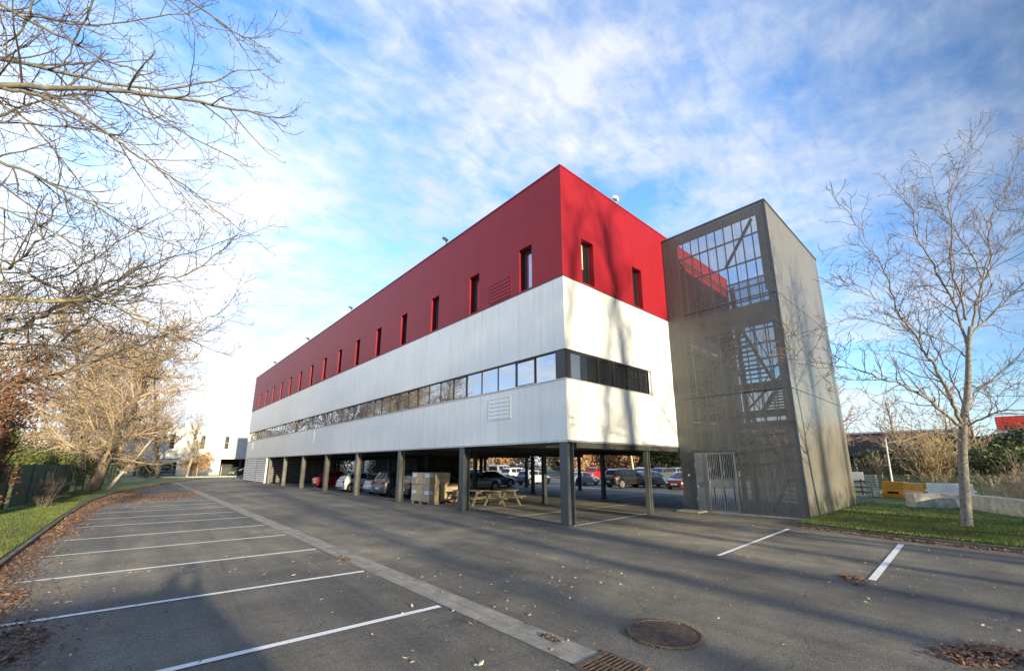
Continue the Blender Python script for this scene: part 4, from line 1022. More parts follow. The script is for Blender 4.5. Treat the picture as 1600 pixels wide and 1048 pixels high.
# --- second left tree: lichened limbs lower down, some withered leaves
oak = empty('oak_tree', (-17.6, 3.4, .1), 'oak at the left edge with yellow lichened limbs and withered brown leaves', 'tree')
rg_ = random.Random(23); mb = [MB(), MB(), MB()]
PO = dict(seg=[6, 6, 4, 3], wob=[.05, .13, .16, .2], trop=[lambda t: 0, lambda t: .02+.08*t, lambda t: .04, lambda t: .05], rmin=.0055, tip=.35, sides=[8, 5, 4, 3],
          split=1, max=3, dens=[3.8, 4.2, 5.0], ang=[(25, 55), (30, 60), (30, 65)], lift=[.08, .08, .08], len=[0, 1.7, .8, .36], rad=[0, .022, .011, .007], **{'from': [.1, .15, .2]})
b0 = Vector((-17.6, 3.4, 0))
limb(mb, rg_, [b0, b0+Vector((0, .1, 2)), b0+Vector((.2, .3, 5)), b0+Vector((.3, .2, 8)), b0+Vector((.5, .2, 11))], .36, .09, PO, t0=.55, dens=.6, sides=12)
LO = [
 (px([(-50, 465, 8.0), (10, 466, 8.1), (75, 470, 8.4), (135, 466, 8.8), (185, 482, 9.2), (225, 505, 9.5), (270, 522, 9.8)]), .060, .014, 4.6, 'l'),
 (px([(90, 488, 9.5), (160, 462, 9.7), (230, 442, 10), (290, 428, 10.3), (335, 400, 10.6), (362, 376, 10.8)]), .030, .011, None, 'd'),
 (px([(-60, 505, 9.4), (0, 500, 9.6), (50, 492, 9.8), (100, 482, 10), (150, 462, 10.2), (200, 430, 10.5)]), .055, .014, 4.4, 'd'),
 (px([(-60, 535, 9.6), (0, 522, 9.8), (45, 505, 10), (90, 480, 10.2), (150, 450, 10.5), (220, 420, 10.8), (300, 395, 11)]), .070, .013, 4.0, 'd'),
 (px([(-60, 640, 9.4), (0, 612, 9.6), (50, 594, 9.8), (105, 580, 10), (170, 555, 10.4), (240, 528, 10.8), (300, 506, 11.2), (345, 488, 11.6)]), .040, .010, 3.0, 'd'),
 (px([(-40, 600, 9.2), (20, 575, 9.4), (80, 545, 9.7), (140, 500, 10), (190, 470, 10.4)]), .028, .010, 3.2, 'd'),
 (px([(-50, 410, 8.2), (0, 422, 8.3), (30, 405, 8.5), (55, 380, 8.7), (85, 330, 9.0), (95, 270, 9.3)]), .034, .012, 5.4, 'd'),
 (px([(-50, 380, 9.2), (30, 420, 9.4), (90, 455, 9.7), (150, 500, 10), (200, 520, 10.4), (290, 530, 10.8)]), .026, .010, 5.0, 'd'),
 (px([(-60, 570, 10.4), (30, 540, 10.7), (110, 545, 11), (180, 560, 11.4), (240, 552, 11.8)]), .030, .010, 3.4, 'd'),
 (px([(-40, 440, 9.8), (50, 440, 10), (120, 420, 10.3), (180, 380, 10.7), (230, 350, 11)]), .026, .010, 5.0, 'd')]
lich = [MB(), mb[1], mb[2]]
for (pts, r0, r1, zj, ty) in LO:
    tgt = lich if ty == 'l' else mb
    if zj:
        tr = b0+Vector((.15, .2, zj-.1)); mid = tr.lerp(pts[0], .5)+Vector((0, 0, .2))
        tgt[0].tube(smooth_path([tr, mid, pts[0]], 5), [r0*1.4-(r0*.4)*q/10 for q in range(11)], 8)
    limb(tgt, rg_, pts, r0*(.8 if ty == 'l' else 1), r1, PO, t0=.0, dens=1.05, jit=.03)
def cluster(mb, rg_, c, sd, n, s):
    for i in range(n): leafy(mb, rg_, c+wander(rg_, sd[0], sd[1], sd[2]), s)
for (u, v, dd, sx, n) in ((30, 590, 9.4, .28, 260), (55, 560, 9.6, .25, 160), (15, 640, 9.0, .22, 240), (45, 625, 9.3, .2, 120), (80, 555, 9.8, .15, 60), (5, 530, 9.5, .2, 100), (20, 615, 9.2, .3, 200)):
    cluster(mb[2], rg_, at(u, v, dd), (sx, sx, sx*.8), n, .045)
finish(oak, mb, M['bark'], M['twig'], M['leaf_brown'])
ll = lich[0].build('lichened_limb', M['lichen'], oak, smooth=True)
# --- brown-leaved young beech/hornbeam at the left edge
def leafy_shrub(name, loc, label, cat, blobs, n, s, m_leaf, m_stem, seed, stems=10, smin=.012, cut=.0, group=None):
    rr = random.Random(seed); root = empty(name, loc, label, cat, group=group); lf_ = MB(); stm = MB(); base = Vector(loc)
    for i in range(stems):
        bl = rr.choice(blobs); c = base+Vector(bl[0])+Vector([rr.uniform(-.6, .6)*q for q in bl[1]])
        q0 = base+Vector((rr.gauss(0, .15), rr.gauss(0, .15), 0)); pts = smooth_path([q0, q0.lerp(c, .5)+wander(rr, .15, .15, .1), c], 3)
        stm.tube(pts, [smin*3-(smin*2)*k/(len(pts)-1) for k in range(len(pts))], 5)
    tot = sum(b[1][0]*b[1][1]*b[1][2] for b in blobs)
    for (c, rd) in blobs:
        k = int(n*rd[0]*rd[1]*rd[2]/tot)
        for i in range(k):
            v = wander(rr, 1, 1, 1).normalized()*(rr.random()**.45)
            p = Vector((c[0]+v.x*rd[0], c[1]+v.y*rd[1], c[2]+v.z*rd[2]))
            if mnoise.noise((base+p)*1.7/max(.5, max(rd)**.5)) < cut-.25+.3*v.length*.0 and v.length > .35: continue
            if p.z < .05: continue
            leafy(lf_, rr, base+p, s)
    stm.build('stem', m_stem, root); lf_.build('foliage', m_leaf, root)
    return root
leafy_shrub('beech_shrub', (-15.05, 15.6, .1), 'tall shrub at the left edge still holding curled rust brown leaves', 'shrub',
    [((0, 0, 1.6), (.8, .9, 1.6)), ((.1, .2, 3.4), (.75, .8, 1.3)), ((-.7, 0, 2.4), (.9, .9, 1.8)), ((-.9, .3, 4.4), (1.0, 1, 1.3))], 15000, .06, M['leaf_brown'], M['bark'], 5, cut=.05)
leafy_shrub('conifer', (-16.4, 26, .1), 'narrow bright green conifer between the rusty shrub and the fence hedge', 'tree',
    [((0, 0, 1.8), (.7, .7, 1.8)), ((0, 0, 3.3), (.45, .45, 1.2))], 5000, .07, M['green_mid'], M['bark'], 8)
hb = [((-1.5+i*1.1, rng.uniform(-.4, .4), 1.9+rng.uniform(-.2, .3)), (1.3, 1.2, 1.3)) for i in range(5)]
leafy_shrub('hedge', (-17.6, 36, .1), 'dense yellow green hedge standing behind the green fence screen', 'hedge',
    [((-2+i*1.05, rng.uniform(-.5, .5), 1.7+rng.uniform(-.2, .4)), (1.2, 1.3, 1.35)) for i in range(6)], 17000, .085, M['green_mid'], M['bark'], 9, cut=.02)
leafy_shrub('hedge', (-15.5, 52, .1), 'darker green hedge farther along behind the leaning trunk', 'hedge',
    [((-2+i*1.5, i*1.2, 1.6), (1.6, 1.6, 1.5)) for i in range(4)], 7000, .11, M['green_dark'], M['bark'], 10)
# bare multi-stem shrub on the left verge
def bare_shrub(loc, label, h, n, m, seed, name='bare_shrub', spread=.5, group=None, rr0=.011, dens=3.2):
    rr = random.Random(seed); root = empty(name, loc, label, 'shrub', group=group); q = [MB(), MB(), MB()]
    PS = dict(seg=[5, 4, 3], wob=[.09, .13, .15], trop=[lambda t: .04, lambda t: .05, lambda t: .03], rmin=rr0*.4, tip=.4, sides=[4, 3, 3], split=0, max=2, dens=[dens, dens*1.3], ang=[(20, 45), (25, 55)], lift=[.1, .05], len=[h, h*.45, h*.2], rad=[rr0, rr0*.7, rr0*.5], **{'from': [.2, .2]})
    for i in range(n):
        a = rr.uniform(0, 6.28); grow(q, rr, Vector(loc)+Vector((rr.gauss(0, .1), rr.gauss(0, .1), 0)), Vector((math.cos(a)*spread*rr.random(), math.sin(a)*spread*rr.random(), 1)), h*rr.uniform(.7, 1.1), rr0, 0, PS)
    q[1].build('branches', m, root); return root
bare_shrub((-13.9, 19.6, .1), 'leafless round shrub on the left verge before the green fence', 1.5, 26, M['twig'], 4, spread=1.0)
bare_shrub((-14.6, 31.5, .1), 'small leafless shrub farther back near the leaning trunk', 1.6, 16, M['twig'], 6, spread=.9)

# --- generic far bare tree
def bare_tree(loc, label, H, r0, m_tr, m_cr, seed, lean=(0, 0), spread=(35, 60), start=.18, nb=26, lenf=.42, dens=(1.5, 2.2), rmin=.012, leafm=None, leafp=.0, leafs=.08, name='bare_tree', group=None, forks=1, trop=.03, droop=0.):
    rr = random.Random(seed); root = empty(name, loc, label, 'tree', group=group); q = [MB(), MB(), MB()]
    PT = dict(seg=[7, 5, 4, 3], wob=[.06, .19, .23, .25], trop=[lambda t: .03, lambda t: trop+.02*t-droop*(1-t), lambda t: trop*.6, lambda t: trop], rmin=rmin, tip=.3, sides=[8, 5, 4, 3], split=1, max=3,
      dens=[nb/H, dens[0], dens[1]], ang=[spread, (28, 55), (28, 60)], lift=[.12, .08, .05], len=[H, H*lenf, H*lenf*.42, H*lenf*.18], rad=[r0, r0*.24, r0*.085, rmin*1.3], **{'from': [start, .15, .15]})
    if leafm: PT['leaf'] = (2, leafp, leafs)
    for k in range(forks):
        ln = Vector((lean[0]+(rr.uniform(-.25, .25) if k else 0), lean[1]+(rr.uniform(-.25, .25) if k else 0), 1))
        grow(q, rr, Vector(loc), ln, H, r0*(1 if k == 0 else .6), 0, PT)
    finish(root, q, m_tr, m_cr, leafm); return root
GL = 'bare trees along the left verge'
bare_tree((-13.1, 36, .05), 'thick leaning trunk tree beyond the green fence, spreading tan crown', 13.5, .42, M['bark_tan'], M['twig_tan'], 31, lean=(.10, 0), nb=46, lenf=.46, dens=(2.9, 4.0), rmin=.014, start=.14, group=GL, spread=(40, 98))
bare_tree((-12.3, 37.5, .05), 'thin pale stem leaning right out of the thick trunk\'s foot', 7.5, .13, M['birch'], M['twig_tan'], 32, lean=(.42, 0), nb=16, lenf=.4, group=GL)
bare_tree((-14.6, 47, .05), 'tan tree standing behind the thick leaning trunk', 15, .32, M['bark_tan'], M['twig_tan'], 33, nb=50, lenf=.45, dens=(2.8, 3.8), rmin=.018, start=.12, group=GL, spread=(45, 80))
bare_tree((-12.6, 58, .05), 'pink brown twiggy tree rising left of the far lot end', 15, .3, M['bark_tan'], M['twig_pink'], 34, nb=50, lenf=.45, dens=(2.6, 3.4), rmin=.022, start=.15, group=GL, spread=(40, 75))
bare_tree((-8.2, 72, .05), 'rusty gold tree with clinging leaves at the end of the lot', 15, .3, M['bark_tan'], M['twig_pink'], 35, nb=44, lenf=.42, dens=(2.4, 3.2), rmin=.02, leafm=M['leaf_gold'], leafp=.28, leafs=.10, start=.15, group=GL, spread=(40, 75))
bare_tree((-4.6, 74, .05), 'slim birch with two white leaning stems at the lot end', 9, .16, M['birch'], M['twig_tan'], 36, lean=(.18, 0), nb=22, lenf=.34, dens=(1.6, 2.0), rmin=.02, leafm=M['leaf_pale'], leafp=.4, leafs=.10, forks=3, group=GL)
bare_tree((-20, 42, .05), 'broad tan tree behind the hedge at far left', 14, .34, M['bark_tan'], M['twig_tan'], 37, nb=46, lenf=.46, dens=(2.4, 3.2), rmin=.018, group=GL, spread=(45, 80))
bare_tree((-24, 56, .05), 'hazy tan tree at the left horizon', 15, .34, M['bark_tan'], M['twig_tan'], 38, nb=36, lenf=.46, dens=(1.5, 2.0), rmin=.022, group=GL)
bare_tree((-17, 75, .05), 'distant pinkish tree above the darker hedge', 15, .3, M['bark_tan'], M['twig_pink'], 39, nb=36, lenf=.46, dens=(1.4, 1.9), rmin=.028, group=GL, spread=(45, 80))
leafy_shrub('rounded_bush', (-9.4, 74, 0), 'rounded olive brown bush at the far end of the lot', 'shrub', [((0, 0, 1.3), (1.3, 1.2, 1.3))], 1600, .12, M['green_dark'], M['bark'], 12)
leafy_shrub('copper_hedge', (-3.2, 82, 0), 'copper coloured clipped hedge before the white building', 'hedge', [((0, 0, 2.0), (2.4, 1.2, 1.7)), ((1.6, 0, 3.0), (1.4, 1, 1.5))], 3500, .14, M['leaf_gold'], M['bark'], 13)
# far wall of trees at left horizon
for i, (x, y, h, s_) in enumerate(((-26, 110, 9, 51), (-16, 130, 8, 52), (-8, 150, 8, 53), (4, 175, 9, 54))):
    leafy_shrub('distant_tree', (x, y, 0), ('dark distant tree at the left horizon', 'brown distant tree behind the parked blue car', 'green distant tree seen along the lot', 'faint distant tree behind the white building')[i], 'tree',
        [((0, 0, h*.55), (4.5, 3.5, h*.45)), ((4, 1, h*.45), (3.5, 3, h*.4))], 3500, .30, (M['green_dark'], M['leaf_gold'], M['green_dark'], M['leaf_gold'])[i], M['bark'], s_)

# --- right bare tree
rt = empty('bare_tree', (8.05, -8.85, .1), 'leafless tree with silvery mottled trunk on the right lawn before the concrete blocks', 'tree')
rg_ = random.Random(5); mb = [MB(), MB(), MB()]
PR = dict(lead=.45, seg=[6, 6, 5, 3], wob=[.05, .15, .19, .22], trop=[lambda t: 0, lambda t: .03, lambda t: .05, lambda t: .04], rmin=.0055, tip=.3, sides=[8, 5, 4, 3], split=1, max=3,
          dens=[3.2, 3.3, 3.6], ang=[(25, 55), (28, 60), (30, 65)], lift=[.10, .06, .05], len=[0, 1.6, .85, .40], rad=[0, .023, .0115, .007], **{'from': [.1, .15, .15]})
D = 13.1
trk = [(1512, 834, D), (1509, 790, D), (1506, 745, D), (1504, 700, D), (1506, 655, D), (1511, 620, D), (1513, 580, D), (1513, 545, D), (1516, 510, D)]
sp = smooth_path(px(trk), 4); mb[0].tube(sp, [.175 if i == 0 else (.148-.003*i if i < 18 else .092-.003*(i-18)) for i in range(len(sp))], 12)
RL = [
 ([(1502, 668), (1482, 650), (1460, 632), (1430, 611), (1400, 597), (1370, 590), (1335, 577), (1300, 571)], -2.5, .062, .012),
 ([(1503, 665), (1490, 630), (1474, 598), (1455, 565), (1440, 540), (1420, 510), (1403, 488), (1394, 460)], -1.0, .070, .020),
 ([(1394, 460), (1385, 430), (1372, 405), (1352, 385), (1336, 350), (1316, 322)], -1.0, .022, .008),
 ([(1403, 488), (1375, 470), (1350, 450), (1325, 442)], -1.2, .016, .008),
 ([(1440, 540), (1436, 500), (1440, 470), (1425, 440)], -.4, .018, .008),
 ([(1513, 545), (1504, 510), (1488, 470), (1466, 432), (1448, 398), (1428, 360), (1424, 325), (1400, 300)], .8, .055, .009),
 ([(1516, 515), (1524, 480), (1538, 440), (1548, 400), (1545, 362), (1556, 322), (1572, 290), (1590, 240)], 1.0, .050, .009),
 ([(1510, 500), (1500, 460), (1484, 410), (1488, 360), (1482, 310), (1498, 262), (1512, 225)], .2, .042, .008),
 ([(1538, 440), (1520, 400), (1500, 370), (1478, 340), (1462, 300), (1450, 260)], .9, .028, .008),
 ([(1516, 525), (1540, 500), (1575, 465), (1610, 430), (1650, 380)], 1.6, .045, .012),
 ([(1506, 672), (1528, 656), (1552, 645), (1575, 640), (1610, 640), (1650, 622)], -1.2, .045, .012),
 ([(1511, 630), (1530, 608), (1562, 582), (1595, 552), (1640, 520)], .8, .04, .012),
 ([(1504, 690), (1475, 675), (1440, 678), (1408, 688), (1375, 690)], -1.6, .026, .008),
 ([(1506, 640), (1492, 600), (1470, 560), (1450, 520), (1452, 480), (1440, 440)], 1.3, .03, .008),
 ([(1513, 560), (1480, 535), (1440, 520), (1400, 515), (1360, 500), (1320, 500)], 1.4, .028, .008),
 ([(1556, 322), (1570, 330), (1600, 300), (1630, 260)], 1.2, .018, .008),
 ([(1548, 400), (1575, 380), (1600, 330), (1625, 290)], 1.4, .022, .008),
 ([(1300, 571), (1270, 566), (1245, 556), (1225, 535)], -2.9, .011, .006),
 ([(1515, 600), (1550, 620), (1590, 600), (1640, 610)], 1.2, .025, .010)]
for i, (pts, dd, r0, r1) in enumerate(RL):
    n = len(pts); a = 0 if i in (0, 1, 5, 6, 7, 9, 10, 11, 12, 13, 14, 18) else 1
    P3 = [at(u, v, D+dd*(k/(n-1) if a == 0 else (.85+.3*k/(n-1)))) for k, (u, v) in enumerate(pts)]
    limb(mb, rg_, P3, r0*.8, r1*.85, PR, t0=.12 if a == 0 else 0, dens=1.15, jit=.02, sides=7)
for (u, v, dd) in ((1297, 607, 10.6), (1303, 609, 10.6), (1230, 547, 10.2)): cluster(mb[2], rg_, at(u, v, dd), (.04, .04, .03), 9, .035)
M['twig_brown'] = simple('brown_twig', (.17, .125, .095), .9, var=.25, scale=2)
finish(rt, mb, M['bark_right'], M['twig_brown'], simple('olive_leaf', (.20, .17, .04), .7))

# --- trees and hedge behind the camera that throw the shade bands
GB = 'trees behind the photographer'
bt = bare_tree((1.2, -36, .05), 'tall bare tree behind the camera opposite the end wall', 19, .30, M['bark'], M['twig'], 61, nb=22, lenf=.34, dens=(.8, .8), rmin=.02, start=.3, group=GB, spread=(25, 50))
for i, (x, y, s_, rz) in enumerate(((6.2, -52, 1.0, 1.1), (13.5, -44, .8, 2.2), (-2.6, -34, .85, 3.0), (17, -38, 1.0, 4.1), (-.4, -44, 1.0, 5.2), (-5.6, -48, .95, .6), (10, -47, 1.0, 1.9), (4.5, -50, .9, 2.7), (-5.2, -37, .95, 3.6), (-7.4, -41, 1.05, 4.6), (-9.8, -46, 1.0, 5.6))):
    c_ = copy_tree(bt); c_.location = (x, y, .05); c_.rotation_euler.z = rz; c_.scale = (s_,)*3
    c_['label'] = 'tall bare tree behind the camera, ' + ('right of the one opposite the end wall', 'close before the lawn', 'left of the one opposite the end wall', 'far right by the hedge', 'in the second row, middle', 'in the second row, far left', 'in the second row, right', 'at the back of the second row', 'in line with the near end of the long facade', 'in line with the middle of the long facade', 'in line with the far end of the long facade')[i]
leafy_shrub('hedge', (11, -25, .05), 'dense evergreen hedge behind the camera beyond the lawn', 'hedge', [((-6+i*1.7, rng.uniform(-.4, .4), 2.3+rng.uniform(-.5, .5)), (1.5, 1.2, 2.6)) for i in range(11)], 16000, .14, M['green_dark'], M['bark'], 66)
leafy_shrub('hedge', (-17.5, -22, .05), 'evergreen clump behind the camera at the left kerb', 'hedge', [((0, 0, 2.0), (1.8, 2, 2.4)), ((-2, 1, 2.6), (2, 2, 2.6))], 6000, .14, M['green_dark'], M['bark'], 67)

# ------------------------------------------------------------------ fences
def fence(p0, p1, h, label, step=2.5, m=None, mp_=None, z0=.1, name='mesh_fence', ph=.1):
    a = Vector((*p0, z0)); b = Vector((*p1, z0)); r = empty(name, a, label, 'fence')
    MB().quad(a, b, b+Vector((0, 0, h)), a+Vector((0, 0, h))).build('mesh_panel', m or M['wire'], r)
    n = max(1, int((b-a).length/step))
    for i in range(n+1):
        p = a.lerp(b, i/n); MB().cyl(p+Vector((0, 0, -.1)), p+Vector((0, 0, h+ph)), .035, 6).build('post', mp_ or M['fencepost'], r)
    return r
def sfence(p0, p1, h, label):
    r = fence(p0, p1, h, label, m=M['fence'], name='screened_fence', ph=.06)
    return r
sfence((-16.6, 6), (-15.1, 19.6), 1.9, 'green screened fence panel run nearest the rusty shrub')
sfence((-15.0, 20.2), (-14.2, 33.5), 1.9, 'green screened fence running to the leaning trunk')
fence((-13.9, 34), (-12, 60), 1.7, 'green mesh fence beyond the leaning trunk', m=M['wire'])
fence((-3.2, 76), (9.5, 74), 1.5, 'low thin wire fence before the white building', step=3.2, mp_=M['galv'], m=simple('thin_wire', (.3, .32, .3), .5) if False else M['wire'])

# ------------------------------------------------------------------ far white building (left of the block)
wb = empty('white_building', (3, 92, 0), 'white two storey building with narrow windows at the end of the lot', 'building', R(-6))
bw = lambda mb_, n, m, p=wb, **k: mb_.build(n, m, p, world=False, **k)
m_ = MB(); m_.box(-16, 0, 3.1, 9.6, 14, 9.1); bw(m_, 'upper_storey', M['white_plain'])
bw(MB().box(9.6, .6, 3.1, 13.6, 14, 9.1), 'side_wing', M['greywall'])
bw(MB().box(-16.1, -.1, 9.1, 9.7, 14, 9.25), 'roof', M['greywall'])
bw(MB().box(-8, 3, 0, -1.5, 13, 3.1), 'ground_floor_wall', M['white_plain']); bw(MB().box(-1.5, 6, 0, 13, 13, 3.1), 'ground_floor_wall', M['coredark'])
bw(MB().box(-8, .3, 0, -1.2, .6, 3.1), 'ramp_wall', M['white_plain'])
for xx in (-9.6, -4.9, 3.0, 6.2, -1.0):
    f = bw(MB().box(xx, -.06, 5.0, xx+.75, 0.02, 7.6), 'window', M['frame']); bw(MB().box(xx+.08, -.075, 5.1, xx+.67, -.061, 6.2).box(xx+.08, -.075, 6.3, xx+.67, -.061, 7.5), 'pane', M['glass'], f)
for xx in (-14, -8, 2, 6.5, 9.2): bw(MB().box(xx, .5, 0, xx+.35, .85, 3.1), 'column', M['steelblue'])
bw(MB().box(9.8, .8, 0, 13.4, 1.0, 3.0), 'glazed_entrance', M['glass'])
ob = empty('office_block', (-28, 135, 0), 'pale low office far off behind the left trees', 'building')
MB().box(-42, 135, 0, -12, 147, 7.5).build('wall', M['white_plain'], ob)
for i in range(8): MB().box(-40+i*3.5, 134.9, 4.3, -38+i*3.5, 134.99, 5.8).build('window', M['frame'], ob)
ob = empty('pale_building', (-4, 128, 0), 'pale building with flat roof glimpsed between trunks at the lot end', 'building')
MB().box(-9, 128, 0, 1, 138, 7.5).build('wall', M['white_plain'], ob); MB().box(-9.3, 127.7, 7.5, 1.3, 138.3, 7.9).build('roof', M['greywall'], ob)
for i in range(3): MB().box(-8+i*3, 127.9, 4.4, -6.4+i*3, 127.99, 5.9).build('window', M['frame'], ob)
MB().box(-8.5, 127.85, 0.2, .5, 127.95, 2.6).build('glazing', M['darkroom'], ob)
# hall beyond the raised block (pale facade seen between columns)
hl_ = empty('pale_hall', (30, 62, 0), 'cream hall with trellised front seen between the columns', 'building')
MB().box(22, 62, 0, 42, 76, 6.5).build('wall', simple('cream_render', (.66, .58, .44), .8, var=.08), hl_); MB().box(21.7, 61.7, 6.5, 42.3, 76.3, 6.8).build('roof', M['greywall'], hl_)
for i in range(5): MB().box(23.2+i*3.8, 61.9, 1, 25.4+i*3.8, 61.99, 3.6).build('window', M['frame'], hl_)
# pink-brown low building behind white hatchback
pb = empty('brick_house', (9, 66, 0), 'pinkish brick house glimpsed under the block beyond the hatchback', 'building')
MB().box(4.5, 66, 0, 14.5, 76, 4.5).build('wall', simple('pink_brick', (.42, .24, .17), .85, var=.2, scale=6), pb); MB().box(4.2, 65.7, 4.5, 14.8, 76.3, 4.8).build('roof', M['greywall'], pb)
MB().box(6, 65.9, 1, 7.4, 65.99, 2.6).box(9.5, 65.9, 1, 11, 65.99, 2.6).build('window', M['frame'], pb)

# ------------------------------------------------------------------ backdrop planting to the east
GE = 'trees beyond the far car row'
EB = [(42, 36, 7.5, 'g', 'orange leaved autumn tree right of the people carrier'), (47, 30, 8, 'l', 'russet shrubby tree behind the silver coupe'), (50, 24, 6.5, 'd', 'dark evergreen behind the red estate'),
      (52, 20.5, 8.5, 'g', 'golden tree behind the far white hatchback'), (54, 14, 7, 'd', 'dark evergreen behind the grey off-roader'), (56, 8, 8, 'g', 'yellow brown tree next to the stair tower\'s far side'), (50, 43, 6.5, 'd', 'dark evergreen above the people carrier'),
      (58, 7, 8, 'd', 'tall dark evergreen behind the stair tower'), (38, 48, 6, 'g', 'orange tree by the cream hall'),
      (62, 30, 9, 'd', 'big evergreen at the back of the far planting'), (64, 20, 9, 'g', 'big golden tree at the back of the far planting'), (60, 40, 9, 'l', 'big russet tree at the back of the far planting'), (66, 10, 9, 'd', 'wide evergreen at the back near the tower'), (53, 36, 7, 'g', 'copper tree behind the people carrier'), (56, 26, 7, 'l', 'rust brown tree behind the red estate')]
for i, (x, y, h, c_, lb) in enumerate(EB):
    rr = random.Random(100+i); bl = [((rr.gauss(0, 1.8), rr.gauss(0, 2.2), h*(.30+.45*rr.random())), (2.3*rr.uniform(.7, 1.2), 2.5*rr.uniform(.7, 1.2), h*.28)) for _ in range(6)]
    leafy_shrub('autumn_tree' if c_ != 'd' else 'evergreen_tree', (x, y, 0), lb, 'tree', bl, 7000, .20, {'g': M['leaf_gold'], 'l': M['leaf_brown'], 'd': M['green_dark']}[c_], M['bark_tan'], 200+i, stems=14, smin=.03, cut=.04, group=GE)
for i, (x, y, h, mm, lb) in enumerate(((46, 60, 8, 'leaf_gold', 'wide amber tree far behind the cream hall corner'), (58, 52, 9, 'leaf_brown', 'tall russet tree at the far north east'), (66, 44, 9, 'green_dark', 'evergreen closing the far north east gap'), (36, 84, 9, 'leaf_gold', 'amber tree rising behind the cream hall'), (20, 90, 8, 'green_dark', 'evergreen behind the brick house'))):
    leafy_shrub('distant_tree', (x, y, 0), lb, 'tree', [((0, 0, h*.5), (5, 5, h*.45)), ((4, -4, h*.4), (4, 4, h*.4))], 6000, .24, M[mm], M['bark_tan'], 500+i, stems=12, smin=.03, group=GE)
bare_tree((44, 25.5, 0), 'sunlit bare tree with pale trunk between the far cars', 8, .17, M['birch'], M['twig_gold'], 71, nb=22, lenf=.42, rmin=.02, group=GE)
bare_tree((40, 33, 0), 'white stemmed birch left of the red estate', 9, .16, M['birch'], M['twig_pink'], 72, nb=20, lenf=.4, rmin=.02, group=GE)
bare_tree((34, 46, 0), 'bare tree before the cream hall', 8, .17, M['bark_tan'], M['twig_pink'], 73, nb=22, lenf=.42, rmin=.02, group=GE)
leafy_shrub('clipped_bush', (10, 52, 0), 'rounded clipped bush seen under the block above the hatchback', 'shrub', [((0, 0, 1.7), (1.4, 1.3, 1.7))], 1800, .13, M['green_dark'], M['bark'], 75)
leafy_shrub('clipped_bush', (14.5, 48, 0), 'smaller green bush seen under the block right of the rounded one', 'shrub', [((0, 0, 1.4), (1.3, 1.2, 1.5))], 1400, .13, M['green_mid'], M['bark'], 76)
# --- right side background
bare_tree((47, 1.0, 0), 'pinkish bare tree just right of the stair tower', 13, .30, M['bark_tan'], M['twig_pink'], 81, lean=(0, .05), nb=34, lenf=.42, dens=(1.7, 2.0), rmin=.02, leafm=M['leaf_gold'], leafp=.10, leafs=.09, spread=(35, 70))
bare_shrub((33, -6.6, 0), 'dense dry reed coloured willow thicket behind the white barrier', 4.0, 90, M['reed'], 82, name='willow_thicket', spread=.75, rr0=.028, dens=1.6)
bare_shrub((35, -3.2, 0), 'sprawling dry thicket left of the willow', 2.6, 50, M['reed'], 83, name='dry_thicket', spread=1.3, rr0=.022, dens=1.8)
bare_shrub((19.5, -10.2, .05), 'pale arching bare shrub growing behind the right concrete block', 2.2, 34, M['twig_tan'], 84, spread=1.5, rr0=.012)
for i, (x, y, h, lb) in enumerate(((48, -5.2, 4.4, 'dark evergreen mass behind the dry thicket'), (53, -9.5, 5.6, 'dark evergreen mass behind the silvery trunk'), (57, -12, 5.2, 'dark evergreen mass under the red awning'), (60, -8, 4.0, 'low evergreen right of the dark glazed hall'), (50, -13.5, 6.2, 'tall evergreen at the right edge'), (36, -11.4, 3.6, 'olive bush right of the willow thicket'))):
    rr = random.Random(300+i); bl = [((rr.gauss(0, 2.0), rr.gauss(0, 2.4), h*(.30+.42*rr.random())), (2.5, 2.6, h*.30)) for _ in range(6)]
    leafy_shrub('evergreen_tree', (x, y, 0), lb, 'tree', bl, 6500, .16, M['green_mid'] if i == 5 else M['green_dark'], M['bark'], 400+i, smin=.03, cut=.03)
dh_ = empty('dark_hall', (72, 6, 0), 'long low dark building with glazed front right of the stair tower', 'building')
MB().box(70, -16, 3.2, 84, 26, 5.6).build('fascia', M['darkroom'], dh_); MB().box(71, -16, 0, 84, 26, 3.2).build('glazing', M['glass'], dh_)
for i in range(15): MB().box(70.7, -15.5+i*2.8, 0, 70.95, -15.3+i*2.8, 3.2).build('mullion', M['white_plain'], dh_)
bh = empty('brick_block', (95, 12, 0), 'dull red brick block behind the dark glazed hall', 'building'); MB().box(90, -8, 0, 104, 34, 7.6).build('wall', simple('dull_brick', (.20, .11, .09), .85), bh)
for i in range(7): MB().box(89.9, -5+i*5, 5.6, 89.99, -3+i*5, 6.9).build('window', M['frame'], bh)
MB().box(89.6, -8.3, 7.6, 104, 34.3, 7.9).build('roof', M['greywall'], bh)
aw = empty('red_canopy', (60, -14, 0), 'bright red canopy on posts showing at the right edge', 'canopy')
MB().box(60.1, -20, 5.6, 64, -10.6, 7.2).build('fabric', M['awning'], aw); MB().box(60, -20, 5.35, 64.1, -10.5, 5.59).build('beam', M['greywall'], aw)
for y in (-10.9, -15, -19): MB().box(60.3, y-.1, 0, 60.5, y+.1, 5.34).build('post', M['greywall'], aw)
fence((25, -3.2), (34, -16.5), 1.35, 'green wire fence behind the barriers on the right', step=2.2, z0=0)
bare_tree((49, -3.4, 0), 'brown bare tree rising behind the dry thicket', 8, .18, M['bark_tan'], M['twig_tan'], 91, nb=34, lenf=.42, dens=(2.0, 2.6), rmin=.018)
bare_tree((46, -9.2, 0), 'brown bare tree behind the silvery trunk', 7.5, .16, M['bark_tan'], M['twig_pink'], 92, nb=32, lenf=.42, dens=(2.0, 2.6), rmin=.018)
